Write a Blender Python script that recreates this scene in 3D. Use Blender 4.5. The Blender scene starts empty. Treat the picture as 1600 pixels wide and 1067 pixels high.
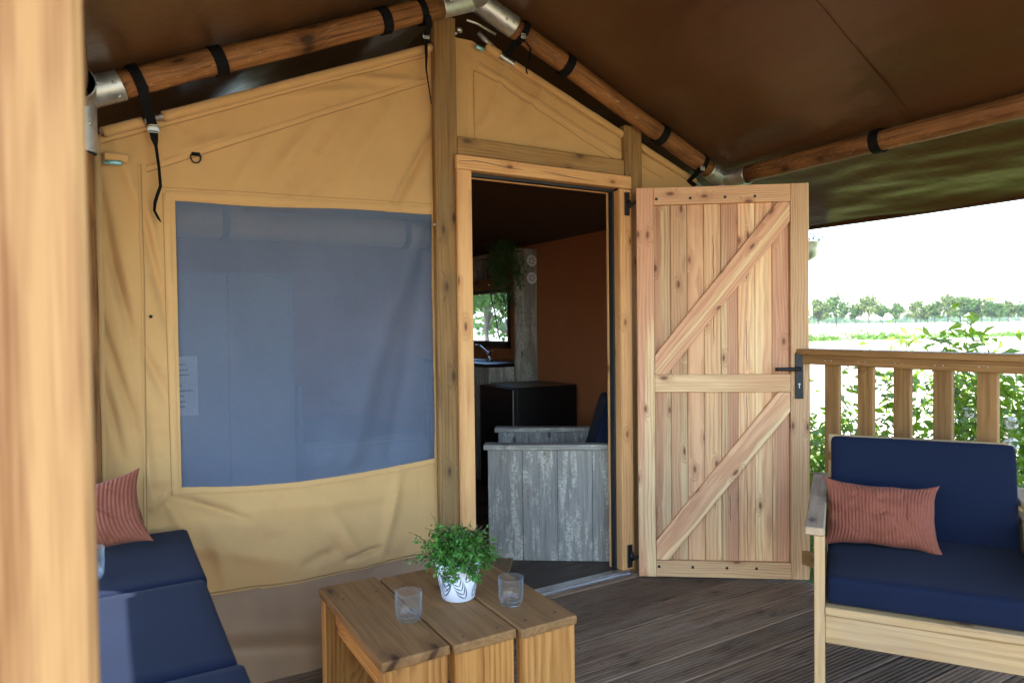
import bpy, bmesh, math, random
import numpy as np
from mathutils import Vector, Matrix, noise as mnoise
random.seed(7); np.random.seed(7)
sc = bpy.context.scene
COL = sc.collection

# ------------------------------------------------------------------ camera
YAW, PITCH, ROLL = math.radians(30.6), math.radians(1.28), math.radians(0.70)
fw = Vector((math.sin(YAW)*math.cos(PITCH), math.cos(YAW)*math.cos(PITCH), -math.sin(PITCH)))
rt = Vector((math.cos(YAW), -math.sin(YAW), 0)); dn = fw.cross(rt)
r2 = math.cos(ROLL)*rt + math.sin(ROLL)*dn
d2 = -math.sin(ROLL)*rt + math.cos(ROLL)*dn
cam = bpy.data.cameras.new('camera'); camo = bpy.data.objects.new('camera', cam); COL.objects.link(camo)
camo.matrix_world = Matrix(((r2.x, -d2.x, -fw.x, 0), (r2.y, -d2.y, -fw.y, 0), (r2.z, -d2.z, -fw.z, 1.3), (0, 0, 0, 1)))
cam.sensor_width = 36; cam.lens = 36*1073/1600; cam.clip_start = 0.02; cam.clip_end = 6000
cam.dof.use_dof = True; cam.dof.focus_distance = 3.0; cam.dof.aperture_fstop = 4.0
sc.camera = camo

# ------------------------------------------------------------------ world, sun, exposure
SUN_EL, SUN_AZ = math.radians(56), math.radians(-100)      # azimuth from +Y, clockwise
w = bpy.data.worlds.new('World'); sc.world = w; w.use_nodes = True
nt = w.node_tree; bg = nt.nodes['Background']
sky = nt.nodes.new('ShaderNodeTexSky'); sky.sky_type = 'NISHITA'; sky.sun_disc = False
sky.sun_elevation = SUN_EL; sky.sun_rotation = SUN_AZ; sky.dust_density = .6; sky.air_density = 1.0; sky.ozone_density = 2.0
nt.links.new(sky.outputs[0], bg.inputs[0]); bg.inputs[1].default_value = 0.15
sun = bpy.data.lights.new('sun', 'SUN'); suno = bpy.data.objects.new('sun', sun); COL.objects.link(suno)
sun.energy = 2.8; sun.angle = math.radians(0.53); sun.color = (1, 0.95, 0.87)
sd = Vector((math.sin(SUN_AZ)*math.cos(SUN_EL), math.cos(SUN_AZ)*math.cos(SUN_EL), math.sin(SUN_EL)))
suno.rotation_euler = sd.to_track_quat('Z', 'Y').to_euler()
sc.view_settings.view_transform = 'Standard'; sc.view_settings.look = 'None'
sc.view_settings.exposure = 3.0; sc.view_settings.gamma = 1
sc.cycles.use_denoising = True
sc.cycles.max_bounces = 8; sc.cycles.diffuse_bounces = 4; sc.cycles.glossy_bounces = 3
sc.cycles.transmission_bounces = 8; sc.cycles.transparent_max_bounces = 12
sc.cycles.caustics_reflective = False; sc.cycles.caustics_refractive = False
sc.cycles.sample_clamp_indirect = 8

# ------------------------------------------------------------------ node helpers
class NB:
    def __init__(s, name):
        s.m = bpy.data.materials.new(name); s.m.use_nodes = True; s.t = s.m.node_tree
        s.b = s.t.nodes['Principled BSDF']; s.o = s.t.nodes['Material Output']
    def put(s, sock, v):
        if isinstance(v, bpy.types.NodeSocket): s.t.links.new(v, sock)
        elif v is not None:
            if isinstance(v, (tuple, list)) and len(v) == 3 and sock.type == 'RGBA': v = (*v, 1)
            sock.default_value = v
    def n(s, ty, ins=None, out=0, **pr):
        nd = s.t.nodes.new('ShaderNode'+ty)
        for k, v in pr.items(): setattr(nd, k, v)
        for k, v in (ins or {}).items(): s.put(nd.inputs[k], v)
        return nd.outputs[out]
    def math(s, op, a, b=None, c=None, clamp=False):
        return s.n('Math', {k: v for k, v in ((0, a), (1, b), (2, c)) if v is not None}, operation=op, use_clamp=clamp)
    def vm(s, op, a, b): return s.n('VectorMath', {0: a, 1: b}, operation=op)
    def noise(s, vec, scale=5, detail=3, rough=.5, out=0, dist=0):
        return s.n('TexNoise', {'Vector': vec, 'Scale': scale, 'Detail': detail, 'Roughness': rough, 'Distortion': dist}, out)
    def rng(s, v, a, b, c=0., d=1., smooth=False):
        return s.n('MapRange', {0: v, 1: a, 2: b, 3: c, 4: d}, interpolation_type='SMOOTHSTEP' if smooth else 'LINEAR')
    def mix(s, f, a, b, mode='MIX'):
        nd = s.t.nodes.new('ShaderNodeMix'); nd.data_type = 'RGBA'; nd.blend_type = mode
        s.put(nd.inputs[0], f); s.put(nd.inputs[6], a); s.put(nd.inputs[7], b); return nd.outputs[2]
    def obj(s): return s.n('TexCoord', out=3)
    def rand(s): return s.n('ObjectInfo', out=5)
    def bump(s, h, strength=.3, dist=.002):
        s.put(s.b.inputs['Normal'], s.n('Bump', {'Strength': strength, 'Distance': dist, 'Height': h}))
    def set(s, **k):
        for a, v in k.items():
            s.put(s.b.inputs[{'color': 'Base Color', 'rough': 'Roughness', 'metal': 'Metallic', 'spec': 'Specular IOR Level', 'trans': 'Transmission Weight', 'ior': 'IOR', 'sheen': 'Sheen Weight', 'coat': 'Coat Weight', 'alpha': 'Alpha'}[a]], v)
        return s.m

def wood(name, light, light2, dark, knotc, ring=110, rough=.6, knots=1., bump=.25, spec=.3, kscale=5., dirt=0., dirtc=(.1, .09, .07), val=.18, bandw=.5, warpw=.05, finew=.8, midw=1.1, sap=None, keepk=.5, fleck=None):
    b = NB(name); o = b.obj(); r = b.rand()
    off = b.n('CombineXYZ', {0: b.math('MULTIPLY', r, 13.7), 1: b.math('MULTIPLY', r, 5.3), 2: b.math('MULTIPLY', r, 3.1)})
    p = b.vm('ADD', o, off)
    r2_ = b.math('FRACT', b.math('MULTIPLY', r, 17.13)); r3_ = b.math('FRACT', b.math('MULTIPLY', r, 41.7))
    warp = b.noise(b.vm('MULTIPLY', p, (1.3, 7, 7)), 1, 2)
    warp2 = b.noise(b.vm('MULTIPLY', p, (7, 22, 22)), 1, 2)
    px_ = b.n('SeparateXYZ', {0: p}, 0); py_ = b.math('ADD', b.n('SeparateXYZ', {0: p}, 1), b.math('MULTIPLY', b.n('SeparateXYZ', {0: p}, 2), .83))
    kv = b.n('CombineXYZ', {0: b.math('MULTIPLY', px_, kscale*.75), 1: b.math('MULTIPLY', py_, kscale*1.9)})
    vor = b.t.nodes.new('ShaderNodeTexVoronoi'); vor.voronoi_dimensions = '2D'; b.put(vor.inputs['Vector'], kv); vor.inputs['Scale'].default_value = 1
    kd = vor.outputs['Distance']; kc = b.n('SeparateColor', {0: vor.outputs['Color']})
    keep = b.math('GREATER_THAN', kc, keepk)
    kd2 = b.math('ADD', kd, b.math('MULTIPLY', b.math('SUBTRACT', warp2, .5), .10))
    kn = b.math('MULTIPLY', b.rng(kd2, .04, .15, 1, 0, True), keep)
    halo = b.math('MULTIPLY', b.rng(kd2, .1, .42, 1, 0, True), keep)
    sx = b.n('SeparateXYZ', {0: o}, 1); sz = b.n('SeparateXYZ', {0: o}, 2)
    yy = b.math('ADD', sx, b.math('MULTIPLY', b.math('SUBTRACT', r2_, .5), .16)); zz = b.math('ADD', sz, b.math('ADD', .03, b.math('MULTIPLY', r3_, .12)))
    rad = b.math('SQRT', b.math('ADD', b.math('MULTIPLY', yy, yy), b.math('MULTIPLY', zz, zz)))
    rad = b.math('ADD', rad, b.math('ADD', b.math('MULTIPLY', warp, warpw), b.math('ADD', b.math('MULTIPLY', warp2, .006), b.math('MULTIPLY', halo, .022*knots))))
    fr = b.math('FRACT', b.math('MULTIPLY', rad, ring))
    band = b.math('MULTIPLY', b.rng(fr, .15, .85, 0, 1, True), b.rng(fr, .86, 1., 1, 0))
    fine = b.noise(b.vm('MULTIPLY', p, (4, 260, 260)), 1, 2)
    big = b.noise(b.vm('MULTIPLY', p, (1.5, 9, 9)), 1, 3)
    f = b.math('ADD', b.math('MULTIPLY', band, bandw), b.math('ADD', b.math('MULTIPLY', b.math('SUBTRACT', fine, .5), finew), b.math('MULTIPLY', b.math('SUBTRACT', big, .45), .9)), clamp=True)
    mid = b.noise(b.vm('MULTIPLY', p, (3.5, 48, 48)), 1, 3, .6)
    f = b.math('ADD', f, b.math('MULTIPLY', b.math('SUBTRACT', mid, .47), midw), clamp=True)
    base = b.mix(r2_, light, light2)
    if sap:
        sp_ = b.noise(b.vm('MULTIPLY', p, (.5, 13, 2)), 1, 1); base = b.mix(b.rng(sp_, .54, .60, 0, .9, True), base, sap)
    c = b.mix(f, base, dark)
    if fleck:
        fk = b.noise(b.vm('MULTIPLY', p, (30, 110, 110)), 1, 3, .7); c = b.mix(b.math('MULTIPLY', b.rng(fk, .60, .72, 0, .7), b.rng(big, .42, .6)), c, fleck)
    c = b.mix(b.math('MULTIPLY', halo, .45*knots), c, dark)
    c = b.mix(b.math('MULTIPLY', kn, .85*knots, clamp=True), c, knotc)
    if dirt:
        dn_ = b.noise(b.vm('MULTIPLY', p, (3, 8, 8)), 1.3, 5, .65)
        c = b.mix(b.math('MULTIPLY', b.rng(dn_, .45, .68, 0, 1, True), dirt), c, dirtc)
    hv = b.n('HueSaturation', {'Hue': .5, 'Saturation': 1, 'Value': b.rng(r3_, 0, 1, 1-val, 1+val*.6), 'Fac': 1, 'Color': c})
    b.bump(b.math('ADD', b.math('MULTIPLY', fine, .7), b.math('ADD', b.math('MULTIPLY', band, .35), b.math('MULTIPLY', kn, -.6))), bump, .0015)
    rr = b.rng(fine, .3, .7, rough-.08, rough+.1)
    return b.set(color=hv, rough=rr, spec=spec)

def plain(name, c, rough=.5, metal=0, spec=.5, var=0, nscale=30, bump=0, bscale=200):
    b = NB(name); o = b.obj()
    col = c
    if var:
        nz = b.noise(o, nscale, 4, .6)
        col = b.mix(b.rng(nz, .3, .7), tuple(x*(1-var) for x in c), tuple(min(1, x*(1+var)) for x in c))
    if bump: b.bump(b.noise(o, bscale, 2), bump, .001)
    return b.set(color=col, rough=rough, metal=metal, spec=spec)

def fabric(name, c, c2, scale=700, rough=.85, sheen=.2, bump=.3, trans=0., stain=None, stainamt=.4, spec=.2):
    b = NB(name); o = b.obj()
    nz = b.noise(o, 3.2, 5, .6); fine = b.noise(o, scale, 1)
    wv = b.noise(b.vm('MULTIPLY', o, (scale*.25, scale*2, scale*2)), 1, 1); wv2 = b.noise(b.vm('MULTIPLY', o, (scale*2, scale*2, scale*.25)), 1, 1)
    col = b.mix(b.rng(nz, .3, .7), c, c2)
    col = b.mix(b.rng(fine, .2, .8, 0, .35), col, tuple(x*.55 for x in c))
    if stain:
        s1 = b.noise(b.vm('MULTIPLY', o, (2.2, 2.2, 3.4)), 1.7, 6, .62, dist=.6)
        col = b.mix(b.math('MULTIPLY', b.rng(s1, .55, .75, 0, 1, True), stainamt), col, stain)
    b.bump(b.math('ADD', wv, wv2), bump, .0008)
    m = b.set(color=col, rough=rough, sheen=sheen, spec=spec)
    if trans:
        tr = b.n('BsdfTranslucent', {0: col}); mx = b.n('MixShader', {0: trans, 1: b.b.outputs[0], 2: tr})
        b.put(b.o.inputs[0], mx)
    return m

M = {}
M['door'] = wood('larch_door', (.64, .335, .185), (.70, .44, .22), (.40, .175, .083), (.13, .045, .022), ring=105, rough=.6, kscale=7.5, sap=(.76, .54, .28), val=.26, bandw=.45, finew=.9, midw=.8, warpw=.035, keepk=.76)
M['doorframe'] = wood('larch_frame', (.68, .385, .145), (.64, .35, .14), (.42, .18, .06), (.14, .05, .02), ring=95, rough=.6, kscale=7, warpw=.02, bandw=.4, keepk=.65)
M['post'] = wood('impregnated_pine', (.34, .185, .058), (.29, .16, .053), (.115, .054, .016), (.025, .009, .004), ring=70, rough=.7, kscale=6, dirt=.5, dirtc=(.21, .14, .055), warpw=.02, bandw=.35, finew=1.2, midw=1.6, keepk=.45)
M['log'] = wood('stained_log', (.27, .122, .040), (.235, .105, .036), (.052, .019, .007), (.02, .008, .004), ring=60, rough=.6, kscale=5, dirt=.65, dirtc=(.07, .029, .010), spec=.2, warpw=.02, bandw=.3, finew=1.5, midw=2., fleck=(.6, .40, .18), keepk=.6)
M['fgpost'] = wood('pine_post', (.39, .215, .078), (.39, .215, .078), (.20, .08, .023), (.10, .035, .012), ring=60, rough=.6, kscale=2.4, warpw=.006, bandw=.5, finew=1.0, midw=2.2, keepk=.2)
M['rail'] = wood('railing_pine', (.30, .158, .055), (.26, .14, .053), (.11, .048, .016), (.03, .012, .006), ring=80, rough=.6, kscale=4.5, warpw=.02, bandw=.35, finew=1., keepk=.5, spec=.15)
M['table_top'] = wood('table_top_pine', (.29, .145, .051), (.255, .13, .048), (.115, .05, .017), (.04, .015, .006), ring=70, rough=.55, kscale=4.5, spec=.16, dirt=.4, dirtc=(.19, .115, .05), bump=.15, warpw=.02, bandw=.22, finew=1., midw=1.5, keepk=.7)
M['table_leg'] = wood('table_leg_pine', (.48, .215, .054), (.46, .22, .062), (.23, .077, .016), (.05, .018, .008), ring=75, rough=.5, kscale=4, warpw=.03, bandw=.5, keepk=.62, spec=.2)
M['chair'] = wood('lounge_pine', (.50, .32, .14), (.46, .29, .13), (.27, .14, .05), (.12, .045, .018), ring=80, rough=.6, kscale=4.6, dirt=.3, dirtc=(.36, .26, .17), warpw=.02, bandw=.35)
M['chair_grey'] = wood('weathered_arm', (.50, .345, .20), (.44, .31, .185), (.25, .155, .085), (.09, .05, .03), ring=80, rough=.65, kscale=4.2, warpw=.02, bandw=.3, keepk=.7, spec=.15)
M['deck'] = wood('deck_hardwood', (.235, .145, .086), (.275, .172, .102), (.090, .052, .031), (.02, .013, .01), ring=60, rough=.6, knots=.6, dirt=.45, dirtc=(.29, .215, .15), spec=.16, val=.5, warpw=.02, bandw=.3, finew=1.2, midw=1.8, keepk=.7)
M['floor'] = wood('floor_plank', (.10, .070, .05), (.085, .06, .045), (.042, .027, .02), (.02, .013, .01), ring=60, rough=.5, knots=.9, dirt=.3, dirtc=(.13, .1, .08))

def greywood():
    b = NB('grey_scaffold_wood'); o = b.obj(); r = b.rand()
    p = b.vm('ADD', o, b.n('CombineXYZ', {0: b.math('MULTIPLY', r, 11), 1: b.math('MULTIPLY', r, 7), 2: r}))
    g = b.noise(b.vm('MULTIPLY', p, (3, 55, 55)), 1, 4, .6); fine = b.noise(b.vm('MULTIPLY', p, (6, 240, 240)), 1, 2)
    pt = b.noise(b.vm('MULTIPLY', p, (2.6, 15, 15)), 1, 6, .72, dist=.5)
    hatch = b.noise(b.vm('MULTIPLY', p, (130, 40, 40)), 1, 1)
    sp = b.noise(p, 75, 3, .7)
    wear = b.math('MULTIPLY', b.rng(pt, .48, .58, 0, 1, True), b.rng(sp, .40, .60, .1, 1))
    c = b.mix(b.rng(g, .25, .75), (.225, .205, .17), (.40, .37, .305))
    c = b.mix(b.rng(fine, .3, .75, 0, .6), c, (.10, .105, .105))
    c = b.mix(b.math('MULTIPLY', wear, .68), c, (.66, .62, .50))
    br = b.noise(b.vm('MULTIPLY', p, (2, 22, 22)), 1.1, 3)
    c = b.mix(b.rng(br, .60, .72, 0, .6, True), c, (.22, .16, .10))
    vor = b.t.nodes.new('ShaderNodeTexVoronoi'); b.put(vor.inputs['Vector'], b.vm('MULTIPLY', p, (4, 9, 3)))
    vor.inputs['Scale'].default_value = 1
    c = b.mix(b.rng(vor.outputs['Distance'], .06, .16, .85, 0, True), c, (.05, .04, .035))
    b.bump(b.math('ADD', fine, b.math('ADD', wear, b.math('MULTIPLY', hatch, .4))), .35, .0015)
    return b.set(color=c, rough=.7, spec=.3)
M['grey'] = greywood()
M['canvas'] = fabric('tan_canvas', (.60, .362, .142), (.55, .325, .125), rough=.9, trans=.12, stain=(.43, .235, .095), stainamt=.55)
M['skirt'] = fabric('brown_pvc_skirt', (.30, .185, .10), (.255, .155, .085), rough=.6, sheen=0, bump=.1, stain=(.31, .17, .075), spec=.3)
M['seam'] = fabric('canvas_seam', (.55, .33, .13), (.51, .30, .118), rough=.9)
M['stitch'] = plain('stitch_thread', (.29, .17, .065), .9)
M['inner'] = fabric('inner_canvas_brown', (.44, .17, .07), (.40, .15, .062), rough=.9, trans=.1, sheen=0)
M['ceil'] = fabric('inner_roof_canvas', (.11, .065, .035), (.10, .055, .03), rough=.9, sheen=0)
def tarp():
    b = NB('brown_pvc_tarp'); o = b.obj()
    nz = b.noise(o, 2.5, 5, .6); f = b.noise(o, 350, 2)
    c = b.mix(b.rng(nz, .3, .7), (.058, .0235, .0085), (.070, .030, .0105))
    b.bump(b.math('ADD', b.math('MULTIPLY', nz, 2.), b.math('MULTIPLY', f, .03)), .25, .02)
    m = b.set(color=c, rough=.28, spec=.5)
    tr = b.n('BsdfTranslucent', {0: (.20, .095, .03, 1)}); b.put(b.o.inputs[0], b.n('MixShader', {0: .004, 1: b.b.outputs[0], 2: tr}))
    return m
M['tarp'] = tarp()
def mesh_screen():
    b = NB('blue_mesh_screen'); o = b.obj()
    s = b.n('SeparateXYZ', {0: o}, 0); z = b.n('SeparateXYZ', {0: o}, 2)
    wx = b.math('SINE', b.math('MULTIPLY', s, 1500.)); wz = b.math('SINE', b.math('MULTIPLY', z, 1500.))
    wv = b.math('MAXIMUM', wx, wz); nz = b.noise(o, 3, 4, .6)
    col = b.mix(b.rng(nz, .3, .7), (.150, .185, .255), (.185, .225, .30))
    g2 = b.math('MULTIPLY', b.math('SINE', b.math('MULTIPLY', s, 830.)), b.math('SINE', b.math('MULTIPLY', z, 830.)))
    col = b.mix(b.rng(g2, -.7, .7, 0, .68), col, (.05, .07, .11))
    b.bump(wv, .25, .001)
    b.set(color=col, rough=.75, spec=.12)
    tr = b.n('BsdfTransparent', {0: (.9, .95, 1, 1)})
    b.put(b.o.inputs[0], b.n('MixShader', {0: b.rng(wv, -.2, .9, .50, .28), 1: b.b.outputs[0], 2: tr}))
    return b.m
M['screen'] = mesh_screen()
M['navy'] = fabric('navy_outdoor_fabric', (.0080, .0122, .0285), (.0068, .0104, .0245), scale=170, rough=.85, sheen=.03, bump=.4, spec=.06)
def corduroy():
    b = NB('terracotta_corduroy'); o = b.obj()
    nz = b.noise(o, 9, 4, .6); f = b.noise(o, 420, 2)
    c = b.mix(b.rng(nz, .3, .7), (.185, .046, .018), (.235, .064, .028))
    c = b.mix(b.rng(f, .3, .7, 0, .35), c, (.13, .032, .018))
    b.bump(f, .3, .001)
    return b.set(color=c, rough=.8, sheen=.04)
M['cord'] = corduroy()
def galv():
    b = NB('galvanised_steel'); o = b.obj()
    vor = b.t.nodes.new('ShaderNodeTexVoronoi'); b.put(vor.inputs['Vector'], o); vor.inputs['Scale'].default_value = 90
    nz = b.noise(o, 25, 4, .6)
    c = b.mix(b.rng(nz, .3, .7), (.40, .42, .41), (.60, .62, .60))
    b.bump(nz, .15, .002)
    return b.set(color=c, metal=.9, rough=b.rng(b.math('ADD', nz, b.math('MULTIPLY', vor.outputs['Distance'], .3)), .3, .9, .28, .52))
M['galv'] = galv()
M['alu'] = plain('aluminium', (.66, .68, .70), .3, .95, var=.08)
M['strap'] = plain('black_webbing', (.0045, .0045, .005), .8, spec=.12, var=.3, bump=.3)
M['black'] = plain('black_metal', (.006, .006, .007), .45, 0, .4, var=.2)
M['rubber'] = plain('black_gasket', (.012, .013, .014), .6)
M['fridge'] = plain('black_appliance', (.004, .004, .0045), .3, var=.2)
M['chrome'] = plain('chrome', (.8, .8, .82), .12, 1)
M['white'] = plain('white_ceramic', (.78, .79, .82), .4, var=.04)
M['print'] = plain('blue_grey_print', (.035, .075, .10), .5, var=.3)
M['soil'] = plain('soil', (.03, .02, .013), .9, var=.4)
M['paper'] = plain('paper', (.8, .8, .8), .8)
M['ink'] = plain('ink', (.05, .05, .06), .7)
M['teal'] = plain('tent_toggle', (.25, .50, .52), .35, .5)
M['cabinet'] = plain('pale_cabinet', (.22, .20, .18), .6, var=.06)
M['brass'] = plain('screw_steel', (.5, .48, .45), .35, .9)
M['shade'] = plain('dark_frame', (.05, .03, .02), .6)
def glass(name, col=(.97, .99, 1), rough=.0, seeds=False):
    b = NB(name); o = b.obj()
    nm = b.n('Bump', {'Strength': .10, 'Distance': .002, 'Height': b.math('ADD', b.noise(o, 60, 3), b.math('MULTIPLY', b.noise(o, 230, 1), .3))})
    fz = b.n('LayerWeight', {'Blend': .28, 'Normal': nm}, 1)
    tr = b.n('BsdfTransparent', {0: b.mix(b.rng(fz, .2, 1), (.985, .995, 1), (.70, .82, .88))}); gl = b.n('BsdfGlossy', {'Color': (.9, .97, 1, 1), 'Roughness': .04, 'Normal': nm})
    b.put(b.o.inputs[0], b.n('MixShader', {0: b.math('ADD', .02, b.math('MULTIPLY', b.math('POWER', fz, 2.5), .5)), 1: b.n('MixShader', {0: b.math('ADD', .015, b.math('MULTIPLY', b.math('POWER', fz, 3.), .42)), 1: tr, 2: b.n('AddShader', {0: b.n('BsdfTranslucent', {0: (.55, .63, .68, 1)}), 1: b.n('BsdfDiffuse', {0: (.4, .46, .5, 1)})})}), 2: gl})); return b.m  # bright glass edges painted in as pale diffuse, growing towards grazing angles
M['glass'] = glass('tumbler_glass', (.95, .985, 1), .02, True)
def pvc():
    b = NB('clear_pvc_pane'); tr = b.n('BsdfTransparent', {0: (.82, .9, .95, 1)}); gl = b.n('BsdfGlossy', {'Color': (1, 1, 1, 1), 'Roughness': .1})
    b.put(b.o.inputs[0], b.n('MixShader', {0: .08, 1: tr, 2: gl})); return b.m
M['pvc'] = pvc()
def leaf(name, c1, c2, trans=.35, rough=.45, var=True):
    b = NB(name); g = b.n('NewGeometry', out=8) if False else b.n('NewGeometry')
    o = b.obj(); nz = b.noise(o, 7, 2); wn = b.n('TexWhiteNoise', {0: b.n('VectorMath', {0: o, 1: (.012, .012, .012)}, operation='SNAP')}, 0)
    c = b.mix(b.math('ADD', b.math('MULTIPLY', nz, .6), b.math('MULTIPLY', wn, .4), clamp=True), c1, c2)
    b.set(color=c, rough=rough, spec=.4)
    tr = b.n('BsdfTranslucent', {0: b.mix(1., c, (1.25, 1.2, .5), 'MULTIPLY')})
    b.put(b.o.inputs[0], b.n('MixShader', {0: trans, 1: b.b.outputs[0], 2: tr})); return b.m
M['leaf_pot'] = leaf('box_leaf', (.012, .070, .010), (.12, .33, .04), .3)
M['leaf_shrub'] = leaf('shrub_leaf', (.085, .185, .02), (.25, .35, .05), .45)
M['leaf_hang'] = leaf('hanging_leaf', (.03, .09, .02), (.06, .13, .03), .2)
M['leaf_tree'] = leaf('tree_leaf', (.026, .080, .006), (.080, .140, .012), .3, .6)
M['leaf_tree2'] = leaf('tree_leaf_pale', (.055, .095, .013), (.11, .15, .02), .3, .6)
M['petal'] = plain('white_petal', (.75, .72, .62), .7)
M['bark'] = plain('bark', (.07, .055, .042), .9, var=.4, nscale=8)
M['stem'] = plain('stem', (.09, .085, .03), .8, var=.2)
def ground_m(name, a, b_, sc1, rough=.95):
    b = NB(name); o = b.obj(); n1 = b.noise(o, sc1, 6, .65); n2 = b.noise(o, sc1*14, 4, .6)
    c = b.mix(b.rng(n1, .35, .65), a, b_); c = b.mix(b.rng(n2, .3, .7, 0, .5), c, tuple(x*.6 for x in a))
    b.bump(n2, .5, .02); return b.set(color=c, rough=rough, spec=.1)
M['grass'] = ground_m('lawn', (.10, .115, .04), (.16, .155, .06), .8)
M['field'] = ground_m('straw_field', (.46, .41, .30), (.54, .48, .37), .05)
M['bounce'] = ground_m('warm_bounce_ground', (.36, .255, .165), (.43, .31, .205), 3.)
M['blade'] = leaf('grass_blade', (.06, .14, .02), (.13, .23, .045), .35, .6)
def wicker():
    b = NB('woven_seagrass'); o = b.obj(); x = b.n('SeparateXYZ', {0: o}, 0); y = b.n('SeparateXYZ', {0: o}, 1)
    a = b.math('SINE', b.math('MULTIPLY', x, 420.)); c_ = b.math('SINE', b.math('MULTIPLY', y, 420.)); h = b.math('MULTIPLY', a, c_)
    c = b.mix(b.rng(h, -.6, .6), (.12, .065, .028), (.45, .28, .13)); b.bump(h, .8, .004); return b.set(color=c, rough=.85)
M['wicker'] = wicker()

# ------------------------------------------------------------------ object helpers
def link(name, me, mat, parent=None, kind=None):
    o = bpy.data.objects.new(name, me); COL.objects.link(o)
    if mat is not None and len(me.materials) == 0: me.materials.append(M[mat] if isinstance(mat, str) else mat)
    if parent is not None: o.parent = parent
    if kind: o['kind'] = kind
    return o
def tag(o, label, cat, group=None):
    o['label'] = label; o['category'] = cat
    if group: o['group'] = group
    return o
def thing(name, label, cat, loc=(0, 0, 0), rz=0, group=None):
    o = bpy.data.objects.new(name, None); COL.objects.link(o); o.location = loc; o.rotation_euler = (0, 0, rz)
    o.empty_display_size = .1
    return tag(o, label, cat, group)
def pd(name, v, f, smooth=False):
    me = bpy.data.meshes.new(name); me.from_pydata([tuple(map(float, p)) for p in v], [], f); me.update()
    if smooth: me.polygons.foreach_set('use_smooth', [True]*len(me.polygons))
    return me
def bm_mesh(bm, name, smooth=False):
    bmesh.ops.recalc_face_normals(bm, faces=bm.faces)
    me = bpy.data.meshes.new(name); bm.to_mesh(me); bm.free()
    if smooth: me.polygons.foreach_set('use_smooth', [True]*len(me.polygons))
    return me
def box_bm(L, W, T, bev=.003, seg=1):
    bm = bmesh.new(); bmesh.ops.create_cube(bm, size=1)
    bmesh.ops.scale(bm, vec=(L, W, T), verts=bm.verts)
    if bev: bmesh.ops.bevel(bm, geom=list(bm.edges), offset=min(bev, .3*min(L, W, T)), segments=seg, affect='EDGES', profile=.6)
    return bm
def inv_parent(parent): return Matrix.Translation(-parent.location) if parent is None else None
def board(name, p0, p1, width, thick, up, mat, parent=None, bev=.003, seg=1, roll_mat=None, me=None):
    """box whose local X runs p0->p1, local Z is the face normal `up`; coordinates are in the parent's space"""
    p0 = Vector(p0); p1 = Vector(p1); x = (p1-p0); L = x.length; x.normalize()
    z = Vector(up); z = (z-x*z.dot(x)).normalized(); y = z.cross(x)
    if me is None: me = bm_mesh(box_bm(L, width, thick, bev, seg), name)
    o = link(name, me, mat, parent)
    m = Matrix((x, y, z)).transposed().to_4x4(); m.translation = (p0+p1)/2
    o.matrix_basis = m
    return o
def box(name, x0, x1, y0, y1, z0, z1, mat, parent=None, axis='X', bev=.003):
    cx, cy, cz = (x0+x1)/2, (y0+y1)/2, (z0+z1)/2
    if axis == 'X': return board(name, (x0, cy, cz), (x1, cy, cz), y1-y0, z1-z0, (0, 0, 1), mat, parent, bev)
    if axis == 'Y': return board(name, (cx, y0, cz), (cx, y1, cz), x1-x0, z1-z0, (0, 0, 1), mat, parent, bev)
    return board(name, (cx, cy, z0), (cx, cy, z1), x1-x0, y1-y0, (0, -1, 0), mat, parent, bev)
def tube_mesh(pts, rad, n=12, cap=True, name='tube', jitter=0):
    V = []; F = []; pts = [Vector(p) for p in pts]
    rad = rad if hasattr(rad, '__len__') else [rad]*len(pts)
    prev = None
    for i, p in enumerate(pts):
        t = (pts[min(i+1, len(pts)-1)]-pts[max(i-1, 0)]).normalized()
        if prev is None: a = t.orthogonal().normalized()
        else: a = (prev-t*prev.dot(t)).normalized()
        prev = a; b = t.cross(a)
        for k in range(n):
            an = 2*math.pi*k/n; j = 1+jitter*mnoise.noise(Vector((p.x*3+k, p.y*3, p.z*3+k*.7))) if jitter else 1
            V.append(p+(a*math.cos(an)+b*math.sin(an))*rad[i]*j)
    for i in range(len(pts)-1):
        for k in range(n): F.append((i*n+k, i*n+(k+1) % n, (i+1)*n+(k+1) % n, (i+1)*n+k))
    if cap: F.append(tuple(range(n-1, -1, -1))); F.append(tuple(range((len(pts)-1)*n, len(pts)*n)))
    me = pd(name, V, F, True)
    return me
def log(name, p0, p1, r, mat, parent, n=18, jit=.03, segs=10):
    p0 = Vector(p0); p1 = Vector(p1); d = p1-p0; L = d.length
    rr = [r*(1+.035*mnoise.noise(Vector((i*.9, r*100, L*7)))) for i in range(segs+1)]
    me = tube_mesh([(-L/2+L*i/segs, .003*mnoise.noise(Vector((i*.5, L, 2))), .003*mnoise.noise(Vector((i*.5, 5, L)))) for i in range(segs+1)], rr, n, True, name, jit)
    o = link(name, me, mat, parent)
    q = d.normalized().to_track_quat('X', 'Z'); o.matrix_basis = Matrix.Translation((p0+p1)/2) @ q.to_matrix().to_4x4()
    return o
def lathe(prof, n=40, name='lathe'):
    V = []; F = []; m = len(prof)
    for k in range(n):
        a = 2*math.pi*k/n
        for r, z in prof: V.append((r*math.cos(a), r*math.sin(a), z))
    for k in range(n):
        for i in range(m-1):
            a, b = k*m+i, ((k+1) % n)*m+i
            if prof[i][0] < 1e-6 and prof[i+1][0] < 1e-6: continue
            F.append((a, b, b+1, a+1))
    bm = bmesh.new(); me = pd(name, V, F); bm.from_mesh(me); bmesh.ops.remove_doubles(bm, verts=bm.verts, dist=1e-6)
    bmesh.ops.dissolve_degenerate(bm, dist=1e-6, edges=bm.edges)
    return bm_mesh(bm, name, True)
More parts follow.
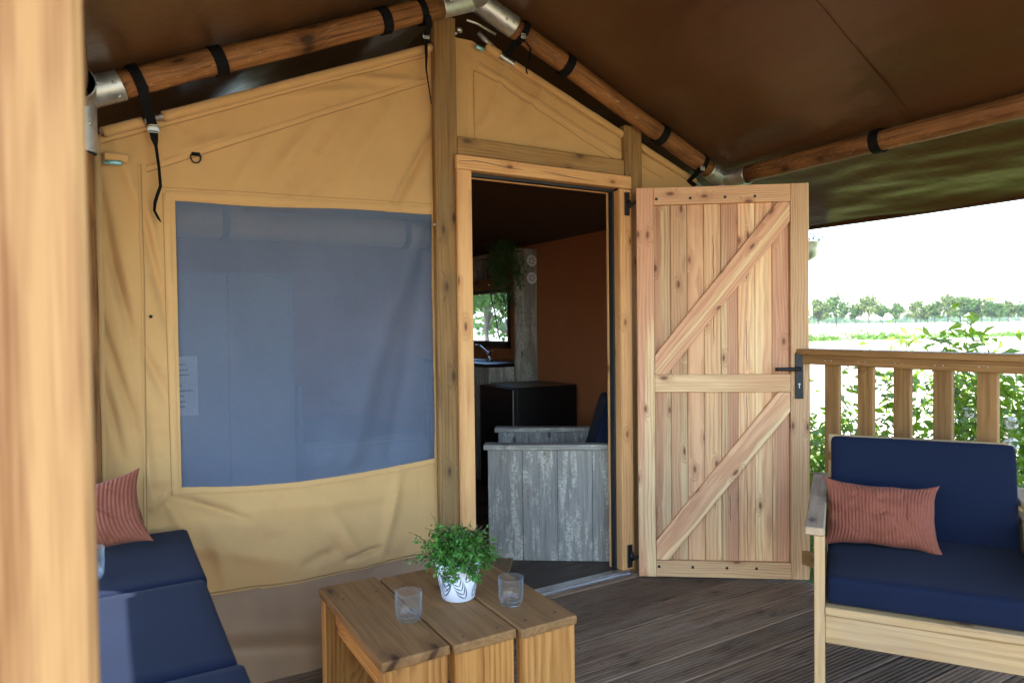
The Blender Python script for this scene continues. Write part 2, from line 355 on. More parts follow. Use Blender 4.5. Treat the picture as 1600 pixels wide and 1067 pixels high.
def ribbon(name, pts, width, side, thick, mat, parent):
    """flat strap along pts, its width along `side`"""
    pts = [Vector(p) for p in pts]; V = []; F = []
    for i, p in enumerate(pts):
        t = (pts[min(i+1, len(pts)-1)]-pts[max(i-1, 0)]).normalized(); s = side(i) if callable(side) else Vector(side)
        s = (s-t*s.dot(t)).normalized(); nn = t.cross(s); ww = width(i) if callable(width) else width
        for a, b in ((-1, -1), (1, -1), (1, 1), (-1, 1)): V.append(p+s*a*ww/2+nn*b*thick/2)
    for i in range(len(pts)-1):
        for k in range(4): F.append((i*4+k, i*4+(k+1) % 4, (i+1)*4+(k+1) % 4, (i+1)*4+k))
    F.append((3, 2, 1, 0)); e = (len(pts)-1)*4; F.append((e, e+1, e+2, e+3))
    return link(name, pd(name, V, F), mat, parent)
def rbox(L, W, T, r=.03, n=14, puff=.0, wob=.0, seed=0, name='cushion'):
    """rounded, slightly puffed block centred at origin"""
    bm = bmesh.new(); bmesh.ops.create_cube(bm, size=2)
    bmesh.ops.subdivide_edges(bm, edges=list(bm.edges), cuts=n, use_grid_fill=True)
    for v in bm.verts:
        c = v.co
        def sp(t): return math.copysign(1-(1-abs(t))**1.6, t)
        p = Vector((sp(c.x)*L/2, sp(c.y)*W/2, sp(c.z)*T/2))
        q = Vector((max(-L/2+r, min(L/2-r, p.x)), max(-W/2+r, min(W/2-r, p.y)), max(-T/2+r, min(T/2-r, p.z))))
        d = p-q
        if d.length > 1e-7: p = q+d.normalized()*r
        u, vv, ww = p.x/(L/2), p.y/(W/2), p.z/(T/2)
        p.z += puff*math.copysign(1, p.z)*max(0, (1-u*u))*max(0, (1-vv*vv))*abs(ww)
        if wob:
            k = mnoise.noise(Vector((p.x*5+seed, p.y*5, p.z*5)))+.5*mnoise.noise(Vector((p.x*14+seed, p.y*14, p.z*14)))
            p += p.normalized()*k*wob
        v.co = p
    return bm_mesh(bm, name, True)
def pillow_mesh(a, b, h, ribs=36, seed=0, name='pillow'):
    nu, nv = ribs*6, 64; V = []; F = []
    for side in (1, -1):
        for i in range(nu+1):
            u = -1+2*i/nu
            for j in range(nv+1):
                v = -1+2*j/nv
                ex = 1-.13*(1-abs(v)**2.6)+.02*mnoise.noise(Vector((v*2, seed, side)))
                ey = 1-.17*(1-abs(u)**2.8)+.03*mnoise.noise(Vector((u*2.5, seed+4, 0)))
                x, y = a*u*ex, b*v*ey
                t = max(0, (1-u**2))**.55*max(0, (1-v**2))**.55
                k = .5*mnoise.noise(Vector((u*1.7+seed, v*1.5, side*3)))+.35*mnoise.noise(Vector((u*4+seed, v*3.2, side*3)))
                cr = abs(mnoise.noise(Vector((u*2.3+seed*2, v*1.3+3, side))))
                z = side*(h*t*(1+.40*k)-h*.10*max(0, .10-cr)/.10*t)
                z += side*.0050*(abs(math.sin(math.pi*ribs*(u+.02*math.sin(v*3+seed))*.5)))*min(1, t*3)
                V.append((x, y, z))
    off = (nu+1)*(nv+1)
    for i in range(nu):
        for j in range(nv):
            q = (i*(nv+1)+j, (i+1)*(nv+1)+j, (i+1)*(nv+1)+j+1, i*(nv+1)+j+1)
            F.append(q); F.append(tuple(off+k for k in reversed(q)))
    me = pd(name, V, F); bm = bmesh.new(); bm.from_mesh(me); bmesh.ops.remove_doubles(bm, verts=bm.verts, dist=1e-5)
    return bm_mesh(bm, name, True)
def leaves_mesh(pos, nor, size, aspect=.5, name='leaves', curl=.25):
    """one small folded leaf (4 triangles) per row"""
    n = len(pos); nor = nor/np.linalg.norm(nor, axis=1)[:, None]
    a = np.random.normal(size=(n, 3)); t = np.cross(nor, a); t /= np.linalg.norm(t, axis=1)[:, None]; s = np.cross(nor, t)
    sz = size[:, None]
    V = np.stack([pos, pos+t*sz*.5+s*sz*aspect*.5+nor*sz*curl*.4, pos+t*sz*.45+nor*sz*.0, pos+t*sz*.5-s*sz*aspect*.5+nor*sz*curl*.4, pos+t*sz-nor*sz*curl*.3], 1).reshape(-1, 3)
    k = np.arange(n)*5
    F = np.concatenate([np.stack([k, k+1, k+2], 1), np.stack([k, k+2, k+3], 1), np.stack([k+1, k+4, k+2], 1), np.stack([k+2, k+4, k+3], 1)])
    me = bpy.data.meshes.new(name); me.vertices.add(len(V)); me.vertices.foreach_set('co', V.ravel().astype(np.float32))
    me.loops.add(len(F)*3); me.loops.foreach_set('vertex_index', F.ravel().astype(np.int32))
    me.polygons.add(len(F)); me.polygons.foreach_set('loop_start', np.arange(len(F), dtype=np.int32)*3); me.polygons.foreach_set('loop_total', np.full(len(F), 3, np.int32))
    me.update(calc_edges=True); return me
def tubes_joined(lists, name):
    bm = bmesh.new()
    for pts, rad, n in lists:
        t = tube_mesh(pts, rad, n, False); bm.from_mesh(t); bpy.data.meshes.remove(t)
    return bm_mesh(bm, name, True)

# ================================================================== SETTING
GZ = -.35
def sheet(name, x0, x1, y0, y1, z, mat, n=1):
    o = link(name, pd(name, [(x0, y0, z), (x1, y0, z), (x1, y1, z), (x0, y1, z)], [(0, 1, 2, 3)]), mat); o['kind'] = 'structure'; return o
sheet('ground', -1500, 1500, -1500, 1500, GZ, 'grass')
# pale stubble field beyond the shrubs
link('field', pd('field', [(7.0, -60, GZ+.004), (1490, -900, GZ+.004), (1490, 1490, GZ+.004), (60, 1490, GZ+.004), (9.5, 24, GZ+.004)], [(0, 1, 2, 3, 4)]), 'field')['kind'] = 'structure'

link('bounce_ground', pd('bounce_ground', [(-14, -16, GZ+.006), (3.1, -16, GZ+.006), (3.1, -.76, GZ+.006), (-1.25, -.76, GZ+.006), (-1.25, 7, GZ+.006), (-14, 7, GZ+.006)], [(0, 1, 2, 3, 4, 5)]), 'bounce')['kind'] = 'structure'  # unseen pale ground, added to throw warm sunlight up under the canopy
# deck of ribbed boards running along X
deck = link('deck', pd('deck', [(-1.2, -.7, -.16), (3.0, -.7, -.16), (3.0, 2.74, -.16), (-1.2, 2.74, -.16)], [(0, 1, 2, 3)]), 'shade'); deck['kind'] = 'structure'
PITCH_D, BW = .1497, .1412
prof = [(-BW/2, -.028), (-BW/2, -.003), (-BW/2+.003, 0)]
NR = 8; g = (BW-.006)/NR
for i in range(NR):
    a = -BW/2+.003+i*g
    prof += [(a+g*.50, 0), (a+g*.58, -.008), (a+g*.94, -.008), (a+g, 0)] if i < NR-1 else []
prof += [(BW/2-.003, 0), (BW/2, -.003), (BW/2, -.028)]
def ribbed(L):
    V = [(x, y, z) for x in (-L/2, L/2) for y, z in prof]; n = len(prof)
    F = [(i, i+1, n+i+1, n+i) for i in range(n-1)]+[tuple(range(n)), tuple(range(2*n-1, n-1, -1)), (0, n, 2*n-1, n-1)]
    bm = bmesh.new(); bm.from_mesh(pd('deck_board', V, F)); return bm_mesh(bm, 'deck_board')
rib = ribbed(4.2)
for k in range(23):
    o = link('deck_board', rib, 'deck', deck); o.location = (.91+random.uniform(-.008, .008), 2.709-PITCH_D*(k+.5), random.uniform(-.0012, .0012))
    o.rotation_euler = (random.uniform(-.004, .004), 0, math.pi if k % 2 else 0)
o = link('deck_board', ribbed(4.2), 'deck', deck); o.location = (.91, 2.709+PITCH_D*.5, 0)
o.scale = (1, .55, 1); o.location.y = 2.709+.042
scw = lathe([(0, 0), (.0048, 0), (.004, .001), (.0015, .0006), (0, .0005)], 10, 'deck_screw')
for k in range(1, 9):
    for x in (1.62, 2.22, 2.82):
        for dy in (-.040, .042): link('deck_screw', scw, 'shade', deck).location = (x+random.uniform(-.01, .01), 2.709-PITCH_D*(k+.5)+dy, .0012)
box('deck_edge', -1.2, 3.0, -.74, -.72, -.3, -.01, 'deck', deck)
box('deck_edge', 3.014, 3.034, -.74, 2.8, -.3, -.012, 'deck', deck, 'Y')
# inner floor of smooth planks
fl = link('tent_floor', pd('tent_floor', [(-.2, 2.8, -.02), (3.2, 2.8, -.02), (3.2, 6.7, -.02), (-.2, 6.7, -.02)], [(0, 1, 2, 3)]), 'shade'); fl['kind'] = 'structure'
for k in range(20):
    box('floor_plank', -.15, 3.12, 2.802+k*.19, 2.802+k*.19+.187, -.012, .018, 'floor', fl, 'X', .002)

# ================================================================== TENT FRAME
fr = thing('tent_frame', 'brown log and post frame of the tent with galvanised steel corner joints', 'tent frame')
YR = 2.72
AP = Vector((1.436, YR, 2.750)); EL = Vector((-.06, YR, 2.087)); ER = Vector((3.0, YR, 2.100))
def lerp(a, b, t): return Vector(a)+(Vector(b)-Vector(a))*t
log('log_rafter', lerp(EL, AP, .05), lerp(EL, AP, .90), .047, 'log', fr)
log('log_rafter', lerp(AP, ER, .12), lerp(AP, ER, .94), .045, 'log', fr)
log('eave_log', (3.0, YR-.10, 2.105), (3.0, .55, 2.112), .046, 'log', fr)
log('eave_log', (-.075, YR-.12, 2.09), (-.075, .55, 2.095), .046, 'log', fr)
log('ridge_log', (1.436, YR-.1, 2.757), (1.436, .5, 2.757), .045, 'log', fr)
log('corner_post', (-.068, YR+.02, -.02), (-.068, YR+.02, 1.98), .048, 'log', fr)
log('corner_post', (3.0, YR+.02, -.02), (3.0, YR+.02, 2.0), .048, 'log', fr)
log('log_rafter', (-.06, .6, 2.087), (1.38, .6, 2.73), .046, 'log', fr)
log('log_rafter', (1.49, .6, 2.73), (3.0, .6, 2.1), .046, 'log', fr)
def sleeve(name, a, b, r=.0505, n=24):
    o = log(name, a, b, r, 'galv', fr, n, 0, 2); return o
def joint(arms, rivets):
    """a welded steel corner: several sleeves meeting, one mesh"""
    bm = bmesh.new()
    for a, b, r in arms:
        a = Vector(a); b = Vector(b); t = (b-a).normalized()
        m = tube_mesh([a, a+(b-a)*.5, b-t*.004, b, b, b-t*.02], [r, r, r, r, r-.003, r-.003], 28, False); bm.from_mesh(m)
    for p in rivets:
        bmesh.ops.create_uvsphere(bm, u_segments=8, v_segments=6, radius=.006, matrix=Matrix.Translation(p))
    return link('steel_joint', bm_mesh(bm, 'steel_joint', True), 'galv', fr)
dL = (AP-EL).normalized(); dR = (ER-AP).normalized()
up3 = Vector((0, 0, 1))
joint([(EL, EL+dL*.135, .052), (EL+up3*.04, EL-up3*.19, .052), (EL, EL+Vector((0, -.15, 0)), .052)],
      [EL+dL*.11+Vector((0, -.052, 0)), EL+dL*.06+Vector((0, -.05, .01)), EL+Vector((.03, -.045, -.1)), EL+dL*.12+Vector((.01, -.03, -.042))])
joint([(AP, AP-dL*.185, .050), (AP, AP+dR*.22, .050), (AP, AP+Vector((0, -.14, 0)), .050)], [AP+dR*.19+Vector((0, -.048, -.012)), AP+dR*.15+Vector((0, -.046, -.02)), AP-dL*.15+Vector((0, -.05, 0))])
joint([(ER, ER-dR*.13, .050), (ER, ER-up3*.17, .050), (ER, ER+Vector((0, -.17, 0)), .050)], [ER+Vector((-.035, -.14, -.03)), ER+Vector((-.045, -.10, .01)), ER-dR*.1+Vector((0, -.05, 0))])
for xx in (-.06, 3.0):
    joint([((xx, .6, 2.09), (xx, .6, 1.92), .052), ((xx, .6, 2.09), (xx, .74, 2.09), .052)], [])
# square timbers
c = box('center_post', 1.263, 1.370, 2.775, 2.812, .0, 2.672, 'post', fr, 'Z', .004)
box('door_post', 2.336, 2.452, 2.776, 2.822, .0, 2.335, 'post', fr, 'Z', .004)
box('header_board', 1.372, 2.335, 2.780, 2.815, 2.070, 2.153, 'post', fr, 'X', .004)
vp = box('veranda_post', -.150, -.0115, .64, .765, -.02, 2.06, 'fgpost', fr, 'Z', .006); vp['label'] = 'pale square pine post close to the viewer'
box('veranda_post', 2.93, 3.07, .55, .66, -.02, 2.06, 'fgpost', fr, 'Z', .006)
# small brace rod and bolts at the apex
link('brace_rod', tube_mesh([(1.405, 2.735, 2.655), (1.46, 2.74, 2.652), (1.555, 2.742, 2.625)], .005, 10), 'galv', fr)
for p in ((1.25, 2.76, 2.647), (1.252, 2.78, 1.75), (1.366, 2.774, 2.60)):
    link('bolt', tube_mesh([p, (p[0], p[1]-.012, p[2])], .006, 8), 'brass', fr)

# ================================================================== ROOF CANOPY
cn = thing('roof_canopy', 'dark brown glossy fly sheet stretched over the log rafters', 'canopy')
def slope_mesh(name, pts, y0, y1, nx, ny, sgn, bx):
    """pts: polyline (x,z) of the roof section, swept along Y with soft tension wrinkles"""
    V = []; F = []; seg = [];
    tot = sum(math.dist(pts[i], pts[i+1]) for i in range(len(pts)-1))
    for j in range(ny+1):
        y = y0+(y1-y0)*j/ny
        for i in range(nx+1):
            s = i/nx*tot; k = 0; wide = max(0, min(1, (y-2.0)/.15)) if sgn < 0 else 0
            while k < len(pts)-2 and s > math.dist(pts[k], pts[k+1]): s -= math.dist(pts[k], pts[k+1]); k += 1
            t = min(1, s/math.dist(pts[k], pts[k+1])); x = pts[k][0]+(pts[k+1][0]-pts[k][0])*t; z = pts[k][1]+(pts[k+1][1]-pts[k][1])*t
            out = max(0, (abs(x-bx)-1.62)/.75); x -= wide*out*.22; z -= wide*out*.09                # overhang; left one widened out of view to keep sun off the bench end
            d = .018*mnoise.noise(Vector((x*1.5, y*1.1, 3)))*math.sin(math.pi*min(1, i/nx*1.35))
            d += .011*mnoise.noise(Vector((x*5+y*1.2, y*.7, 7)))+.005*mnoise.noise(Vector((x*13-y*2, y*1.8, 1)))
            d += out*(.018*mnoise.noise(Vector((x*9, y*1.0, 9)))+.012*mnoise.noise(Vector((x*20+y*1.5, y*2.2, 4))))
            V.append((x, y, z+d))
    for j in range(ny):
        for i in range(nx): F.append((j*(nx+1)+i, j*(nx+1)+i+1, (j+1)*(nx+1)+i+1, (j+1)*(nx+1)+i))
    return link(name, pd(name, V, F, True), 'tarp', cn)
RS = [(1.43, 2.812), (3.0, 2.163), (3.70, 1.872)]
LS = [(1.43, 2.812), (-.06, 2.150), (-.80, 1.855)]
slope_mesh('right_slope', RS, -.25, 7.0, 90, 200, 1, 1.43)
slope_mesh('left_slope', LS, -.25, 7.0, 60, 140, -1, 1.43)
link('edge_hem', tube_mesh([(3.70, -.25+7.25*i/60, 1.868+.008*mnoise.noise(Vector((3.7*9, -.25+7.25*i/60, 9)))) for i in range(61)], .009, 8), 'tarp', cn)
link('edge_hem', tube_mesh([(-.80, -.25+2.2*i/20, 1.853) for i in range(21)], .009, 8), 'tarp', cn)
# sewn seams of the fly sheet
for yy, rs in ((1.55, RS), (.45, RS), (1.55, LS)):
    sg = 1 if rs is RS else -1
    P_ = [lerp((rs[0][0], yy, rs[0][1]-.010), (rs[1][0], yy+.12, rs[1][1]-.010), t/12) for t in range(13)]
    ribbon('sheet_seam', P_, .03, (0, 1, 0), .0008, 'tarp', cn)

# ================================================================== CANVAS FRONT WALL
YC = 2.815
FOLDS = [(1.099, 1.86, 1.254, 2.132, 0.021, -0.01), (1.107, 2.305, 0.903, 1.971, 0.036, 0.007), (0.908, 2.207, 0.779, 2.012, 0.026, 0.005), (0.737, 2.115, 0.558, 1.869, 0.031, 0.007), (0.54, 2.019, 0.445, 1.851, 0.026, 0.005), (0.932, 2.349, 1.221, 2.377, 0.018, 0.005), (0.643, 2.224, 0.931, 2.296, 0.021, 0.004), (0.291, 1.979, 0.426, 2.032, 0.021, 0.004), (0.002, 1.738, 0.064, 1.339, 0.018, -0.009), (0.003, 1.62, 0.068, 1.373, 0.015, -0.006), (0.0, 1.283, 0.067, 1.025, 0.015, -0.008), (-0.004, 1.098, 0.034, 0.906, 0.015, -0.007), (0.128, 1.714, 0.197, 1.349, 0.021, -0.008), (0.11, 1.246, 0.177, 1.08, 0.018, -0.006), (0.143, 1.731, 0.175, 1.524, 0.015, 0.006), (0.107, 1.015, 0.13, 0.733, 0.018, 0.006), (0.062, 1.906, 0.128, 1.73, 0.023, 0.006), (0.242, 0.664, 0.42, 0.582, 0.018, -0.009), (0.183, 0.667, 0.261, 0.5, 0.021, 0.007), (0.866, 0.338, 0.967, 0.358, 0.013, -0.011), (0.792, 0.541, 0.896, 0.335, 0.036, 0.008), (0.261, 0.5, 0.535, 0.401, 0.036, 0.007), (0.563, 0.601, 1.014, 0.591, 0.041, 0.007), (1.072, 0.611, 1.01, 0.37, 0.026, 0.007), (0.369, 0.358, 0.328, 0.537, 0.031, 0.007), (0.137, 0.662, 0.183, 0.703, 0.013, 0.005), (0.683, 0.348, 0.789, 0.382, 0.026, -0.006), (1.475, 2.472, 1.455, 2.236, 0.013, -0.007), (1.539, 2.278, 1.645, 2.502, 0.023, 0.006), (1.676, 2.237, 1.86, 2.448, 0.023, 0.005), (1.488, 2.212, 1.59, 2.315, 0.021, 0.005)]
XW0, XW1 = .231, 1.256
def wtop(x): return 1.773+(x-.228)*.029+.004*math.sin(x*9)
def wbot(x):
    t = (x-.235)/1.024; return .716-.003*t-.035*math.sin(math.pi*min(1, max(0, t)))*(1-t*.4)
def cloth_y(x, z, window=False):
    d = .012*mnoise.noise(Vector((x*2.2, z*1.7, 1)))+.008*mnoise.noise(Vector((x*6+z*2.5, z*3-x, 5)))+.004*(.35-abs(mnoise.noise(Vector((x*5+z*3, z*2.2-x*1.5, 11)))))+.0022*mnoise.noise(Vector((x*17+z*6, z*11, 8)))
    if window: d *= .8; d += .020*math.exp(-((x-1.10+(1.5-z)*.30)/.05)**2)+.014*math.exp(-((x-.98+(1.2-z)*.45)/.06)**2)-.012*math.exp(-((x-1.18+(1.4-z)*.2)/.035)**2)+.008*math.exp(-((x-.45-(1.2-z)*.4)/.08)**2)
    else:
        for x0, z0, x1, z1, wd, am in FOLDS:
            dx, dz = x1-x0, z1-z0; L2 = dx*dx+dz*dz; t = ((x-x0)*dx+(z-z0)*dz)/L2
            if -.35 < t < 1.35:
                L = math.sqrt(L2); e = ((x-x0)*dz-(z-z0)*dx)/L
                if abs(e) < 3*wd:
                    tt = max(0, min(1, t)); fade = math.exp(-((t-tt)*3.2)**2)*(.35+.65*math.sin(math.pi*(.1+.8*tt)))
                    d += am*2.9*fade*math.exp(-(e/wd)**2)*(1 if e > 0 else 1-.25*abs(e)/wd)
    if not window:
        e = max(XW0-x, x-XW1, z-wtop(x), wbot(x)-z)
        if 0 <= e < .06 or abs(z-(1.957+x*.429)) < .03:
            k_ = 1-(e/.06 if 0 <= e < .06 else abs(z-(1.957+x*.429))/.03); d += .0035*k_*mnoise.noise(Vector((x*38, z*38, 4)))
    if z < .8: d += .022*math.exp(-((z-.47)/.17)**2)*math.exp(-((x-.75)/.5)**2)      # belly above the skirt
    return YC-d
fc = thing('front_canvas_wall', 'tan canvas front wall of the tent with blue mesh window', 'canvas wall')
def roofL(x): return 1.996+(x-.011)*.427
def wtop(x): return 1.773+(x-.228)*.029+.004*math.sin(x*9)
def wbot(x):
    t = (x-.235)/1.024; return .716-.003*t-.035*math.sin(math.pi*min(1, max(0, t)))*(1-t*.4)
def skirt_top(x): return .292+.006*math.sin(x*7)+(.006 if x < .5 else 0)
def patch(x0, x1, zl, zh, nx, nz, fy, V, F):
    b = len(V)
    for i in range(nx+1):
        x = x0+(x1-x0)*i/nx; a, h = zl(x), zh(x)
        for j in range(nz+1):
            z = a+(h-a)*j/nz; V.append((x, fy(x, z), z))
    for i in range(nx):
        for j in range(nz): q = b+i*(nz+1)+j; F.append((q, q+nz+1, q+nz+2, q+1))
def weld(name, V, F):
    bm = bmesh.new(); bm.from_mesh(pd(name, V, F)); bmesh.ops.remove_doubles(bm, verts=bm.verts, dist=2e-4); return bm_mesh(bm, name, True)
V = []; F = []
XW0, XW1 = .231, 1.256
patch(-.02, XW0, lambda x: skirt_top(x)-.01, roofL, 44, 240, cloth_y, V, F)
patch(XW0, XW1, wtop, roofL, 130, 80, cloth_y, V, F)
patch(XW0, XW1, lambda x: skirt_top(x)-.01, wbot, 130, 66, cloth_y, V, F)
patch(XW1, 1.30, lambda x: skirt_top(x)-.01, roofL, 5, 240, cloth_y, V, F)
link('canvas_panel', weld('canvas_panel', V, F), 'canvas', fc)
def screen_y(x, z):
    e = min(x-XW0, XW1-x, z-wbot(x), wtop(x)-z)/.07; e = max(0, min(1, e)); e = e*e*(3-2*e)
    return cloth_y(x, z)*(1-e)+cloth_y(x, z, True)*e+.007
# window of fine blue mesh, set just behind the canvas opening
V = []; F = []
patch(XW0-.02, XW1+.02, lambda x: wbot(x)-.02, lambda x: wtop(x)+.02, 120, 120, screen_y, V, F)
link('window_screen', pd('window_screen', V, F, True), 'screen', fc)
# skirt: brown plastic flap lying out on the deck
def skirt_y(x, z):
    t = max(0, 1-z/.29); y = cloth_y(x, max(z, .2))+.006-.19*t**1.7+.010*mnoise.noise(Vector((x*4, z*6, 2)))+.004*mnoise.noise(Vector((x*12, z*14, 6)))
    e = (z-(.10-.14*(x-.43)))/.018
    if x < .9: y -= .016*math.exp(-e*e)*max(0, min(1, (.95-x)*2.2)); y += .012*math.exp(-((e-2.2)/1.3)**2)*max(0, min(1, (.95-x)*2.2))
    return y
V = []; F = []
patch(-.02, 1.31, lambda x: -.004, lambda x: skirt_top(x)+.02, 120, 40, skirt_y, V, F)
link('skirt', pd('skirt', V, F, True), 'skirt', fc)
# stitched seams and bands
def seam(pts, wd, off=.0022, mat='seam', par=fc, name='seam', fy=cloth_y, n=60):
    P_ = []
    for k in range(len(pts)-1):
        for i in range(n+(k == len(pts)-2)):
            t = i/n; x = pts[k][0]+(pts[k+1][0]-pts[k][0])*t; z = pts[k][1]+(pts[k+1][1]-pts[k][1])*t
            P_.append((x, z))
    V = []; F = []
    for i, (x, z) in enumerate(P_):
        a = P_[max(0, i-1)]; b = P_[min(len(P_)-1, i+1)]; tx, tz = b[0]-a[0], b[1]-a[1]; L = math.hypot(tx, tz); nx, nz = -tz/L, tx/L
        for s, oo in ((-.5, 0), (-.42, off), (.42, off), (.5, 0)):
            xx, zz = x+nx*wd*s, z+nz*wd*s; V.append((xx, fy(xx, zz)-oo, zz))
    for i in range(len(P_)-1):
        for k in range(3): F.append((i*4+k, i*4+k+1, i*4+k+5, i*4+k+4))
    return link(name, pd(name, V, F, True), mat, par)
for a, b in (((0.0, 1.957), (1.26, 2.498)), ((.14, 1.871), (1.26, 2.383))):
    seam([a, b], .004, .0012, 'stitch', name='stitch_line'); seam([(a[0], a[1]+.016), (b[0], b[1]+.016)], .022)
seam([(.115, 1.90), (.118, 1.5), (.112, 1.0), (.106, .55), (.105, .32)], .006, .004, 'seam', name='flap_edge')
seam([(.122, 1.90), (.125, 1.5), (.119, 1.0), (.113, .55), (.112, .32)], .0035, .0006, 'stitch', name='stitch_line')
seam([(.205, 1.80), (.208, 1.3), (.212, .69)], .024); seam([(.19, 1.80), (.193, 1.3), (.197, .69)], .0025, .001, 'stitch', name='stitch_line')
seam([(.20, wtop(.2)+.022), (.7, wtop(.7)+.022), (1.255, wtop(1.25)+.022)], .03); seam([(.19, 1.822), (.7, wtop(.7)+.048), (1.255, wtop(1.25)+.046)], .0025, .001, 'stitch', name='stitch_line')
seam([(x, wbot(x)-.016) for x in (.2, .3, .4, .55, .7, .85, 1.0, 1.15, 1.255)], .022, n=14)
seam([(x, skirt_top(x)) for x in np.linspace(-.01, 1.29, 20)], .006, .004, 'stitch', name='stitch_line', n=5)
# pole pocket along the top with the steel pole showing in the notch
def on_top(x, dz=0.): return Vector((x, YC-.012, roofL(x)+dz))
link('sleeve_pole', tube_mesh([on_top(.0), on_top(1.25)], .0115, 14), 'galv', fc)
def pocket(x0, x1, ft, par, n=30, r=.0185):
    P_ = [ft(x0+(x1-x0)*i/n) for i in range(n+1)]
    link('pole_pocket', tube_mesh(P_, [r*(1+.10*mnoise.noise(Vector((p.x*9, 3, p.z*4)))) for p in P_], 14), 'canvas', par)
pocket(.005, .132, on_top, fc, 10); pocket(.196, 1.262, on_top, fc, 60)
# pocket flap below the pole
link('rolled_edge', tube_mesh([(-.018, YC-.01, .32), (-.02, YC-.014, .9), (-.016, YC-.012, 1.4), (-.014, YC-.012, 1.97)], .014, 10), 'seam', fc)
# small fittings
def dring(x, z):
    y = cloth_y(x, z)-.005
    link('d_ring', tube_mesh([(x-.016, y, z+.006)]+[(x+.017*math.cos(a), y-.003, z-.004+.020*math.sin(a)) for a in np.linspace(math.pi, 2*math.pi, 12)]+[(x+.016, y, z+.006)], .0028, 8), 'black', fc)
    box('ring_tab', x-.015, x+.015, y-.003, y+.004, z+.002, z+.016, 'strap', fc)
dring(.303, 1.945)
link('toggle', tube_mesh([(.008, YC-.022, 1.888), (.062, YC-.03, 1.889)], .0085, 12), 'teal', fc)
box('toggle_loop', .006, .085, YC-.028, YC-.008, 1.893, 1.925, 'seam', fc, bev=.006)
link('eyelet', tube_mesh([(.142, cloth_y(.142, 1.35)-.001, 1.35), (.142, cloth_y(.142, 1.35)-.006, 1.351)], .006, 10), 'black', fc)

# ---------------- gable canvas right of the centre post
gc = thing('gable_canvas', 'tan canvas gable panel above the door opening', 'canvas panel')
def roofR(x): return 2.605-(x-1.461)*.372 if x > 1.47 else 2.602
V = []; F = []
patch(1.36, 2.98, lambda x: 2.08, roofR, 150, 60, cloth_y, V, F)
link('canvas_panel', pd('canvas_panel', V, F, True), 'canvas', gc)
V = []; F = []
patch(2.44, 2.98, lambda x: .0, lambda x: 2.08, 24, 80, cloth_y, V, F)
link('lower_panel', pd('lower_panel', V, F, True), 'canvas', gc)
S = dict(par=gc)
seam([(1.46, 2.478), (1.60, 2.435), (2.36, 2.13)], .004, .0012, 'stitch', name='stitch_line', **S)
seam([(1.50, 2.516), (2.62, 2.095)], .003, .001, 'stitch', name='stitch_line', **S); seam([(1.50, 2.496), (2.55, 2.105)], .026, **S)
seam([(1.50, 2.572), (2.85, 2.082)], .003, .001, 'stitch', name='stitch_line', **S)
seam([(1.462, 2.48), (1.458, 2.10)], .03, **S); seam([(1.48, 2.475), (1.476, 2.10)], .003, .001, 'stitch', name='stitch_line', **S)
def on_r(x): return Vector((x, YC-.012, roofR(x)+.012))
link('sleeve_pole', tube_mesh([Vector((1.497, YC-.014, 2.642)), on_r(1.62), on_r(2.93)], .0125, 14), 'galv', gc)
pocket(1.535, 1.608, on_r, gc, 6, .02); pocket(1.685, 2.86, on_r, gc, 60, .018)
link('toggle', tube_mesh([(1.475, YC-.03, 2.572), (1.515, YC-.03, 2.560)], .0095, 12), 'teal', gc)
link('toggle', tube_mesh([(1.382, YC-.02, 2.632), (1.408, YC-.022, 2.630)], .012, 12), 'galv', gc)

rb_ = thing('rolled_blind', 'rolled-up canvas blind tied behind the top of the mesh window', 'blind')
link('roll', tube_mesh([(.20+1.05*i/40, 2.90+.006*mnoise.noise(Vector((i*.4, 0, 0))), 1.715+.008*mnoise.noise(Vector((i*.5, 3, 0)))) for i in range(41)], [.058*(1+.14*mnoise.noise(Vector((i*.55, 9, 0)))) for i in range(41)], 18), 'skirt', rb_)
for x in (.41, 1.16): ring_band0 = link('tie', tube_mesh([(x-.012, 2.90, 1.715), (x-.0119, 2.90, 1.715), (x+.0119, 2.90, 1.715), (x+.012, 2.90, 1.715)], [.05, .066, .066, .05], 18, False), 'strap', rb_)
# ---------------- inner walls and ceiling
def wallthing(name, label, V, F, mat='inner'):
    o = link(name, pd(name, V, F), mat); return tag(o, label, 'canvas wall')
def wall_with_hole(name, label, axis, c, a0, a1, z0, z1, hole, mat='inner', th=.02):
    t = thing(name, label, 'canvas wall')
    h0, h1, g0, g1 = hole
    rects = [(a0, h0, z0, z1), (h1, a1, z0, z1), (h0, h1, z0, g0), (h0, h1, g1, z1)]
    for a, b, p, q in rects:
        if axis == 'X': box('wall_panel', c, c+th, a, b, p, q, mat, t, 'Z', 0)
        else: box('wall_panel', a, b, c, c+th, p, q, mat, t, 'Z', 0)
    return t
wr = wall_with_hole('inner_side_wall', 'brown inner canvas side wall beyond the armchair', 'X', 3.1, 2.84, 6.6, -.02, 2.02, (5.30, 6.15, 1.165, 1.605))
pz = box('window_pane', 3.104, 3.107, 5.30, 6.15, 1.165, 1.605, 'pvc', wr, 'Y', 0)
for a, b, p, q in ((5.26, 5.30, 1.10, 1.64), (5.26, 6.15, 1.10, 1.160), (5.26, 6.15, 1.61, 1.65)): box('window_frame', 3.085, 3.099, a, b, p, q, 'shade', wr, 'Y', .002)
link('zip', tube_mesh([(3.095, 5.62, 1.605), (3.095, 5.53, 1.4), (3.095, 5.46, 1.18)], .006, 6), 'strap', wr)
link('zip', tube_mesh([(3.095, 5.40, 1.605), (3.095, 5.34, 1.48), (3.095, 5.335, 1.43)], .005, 6), 'strap', wr)
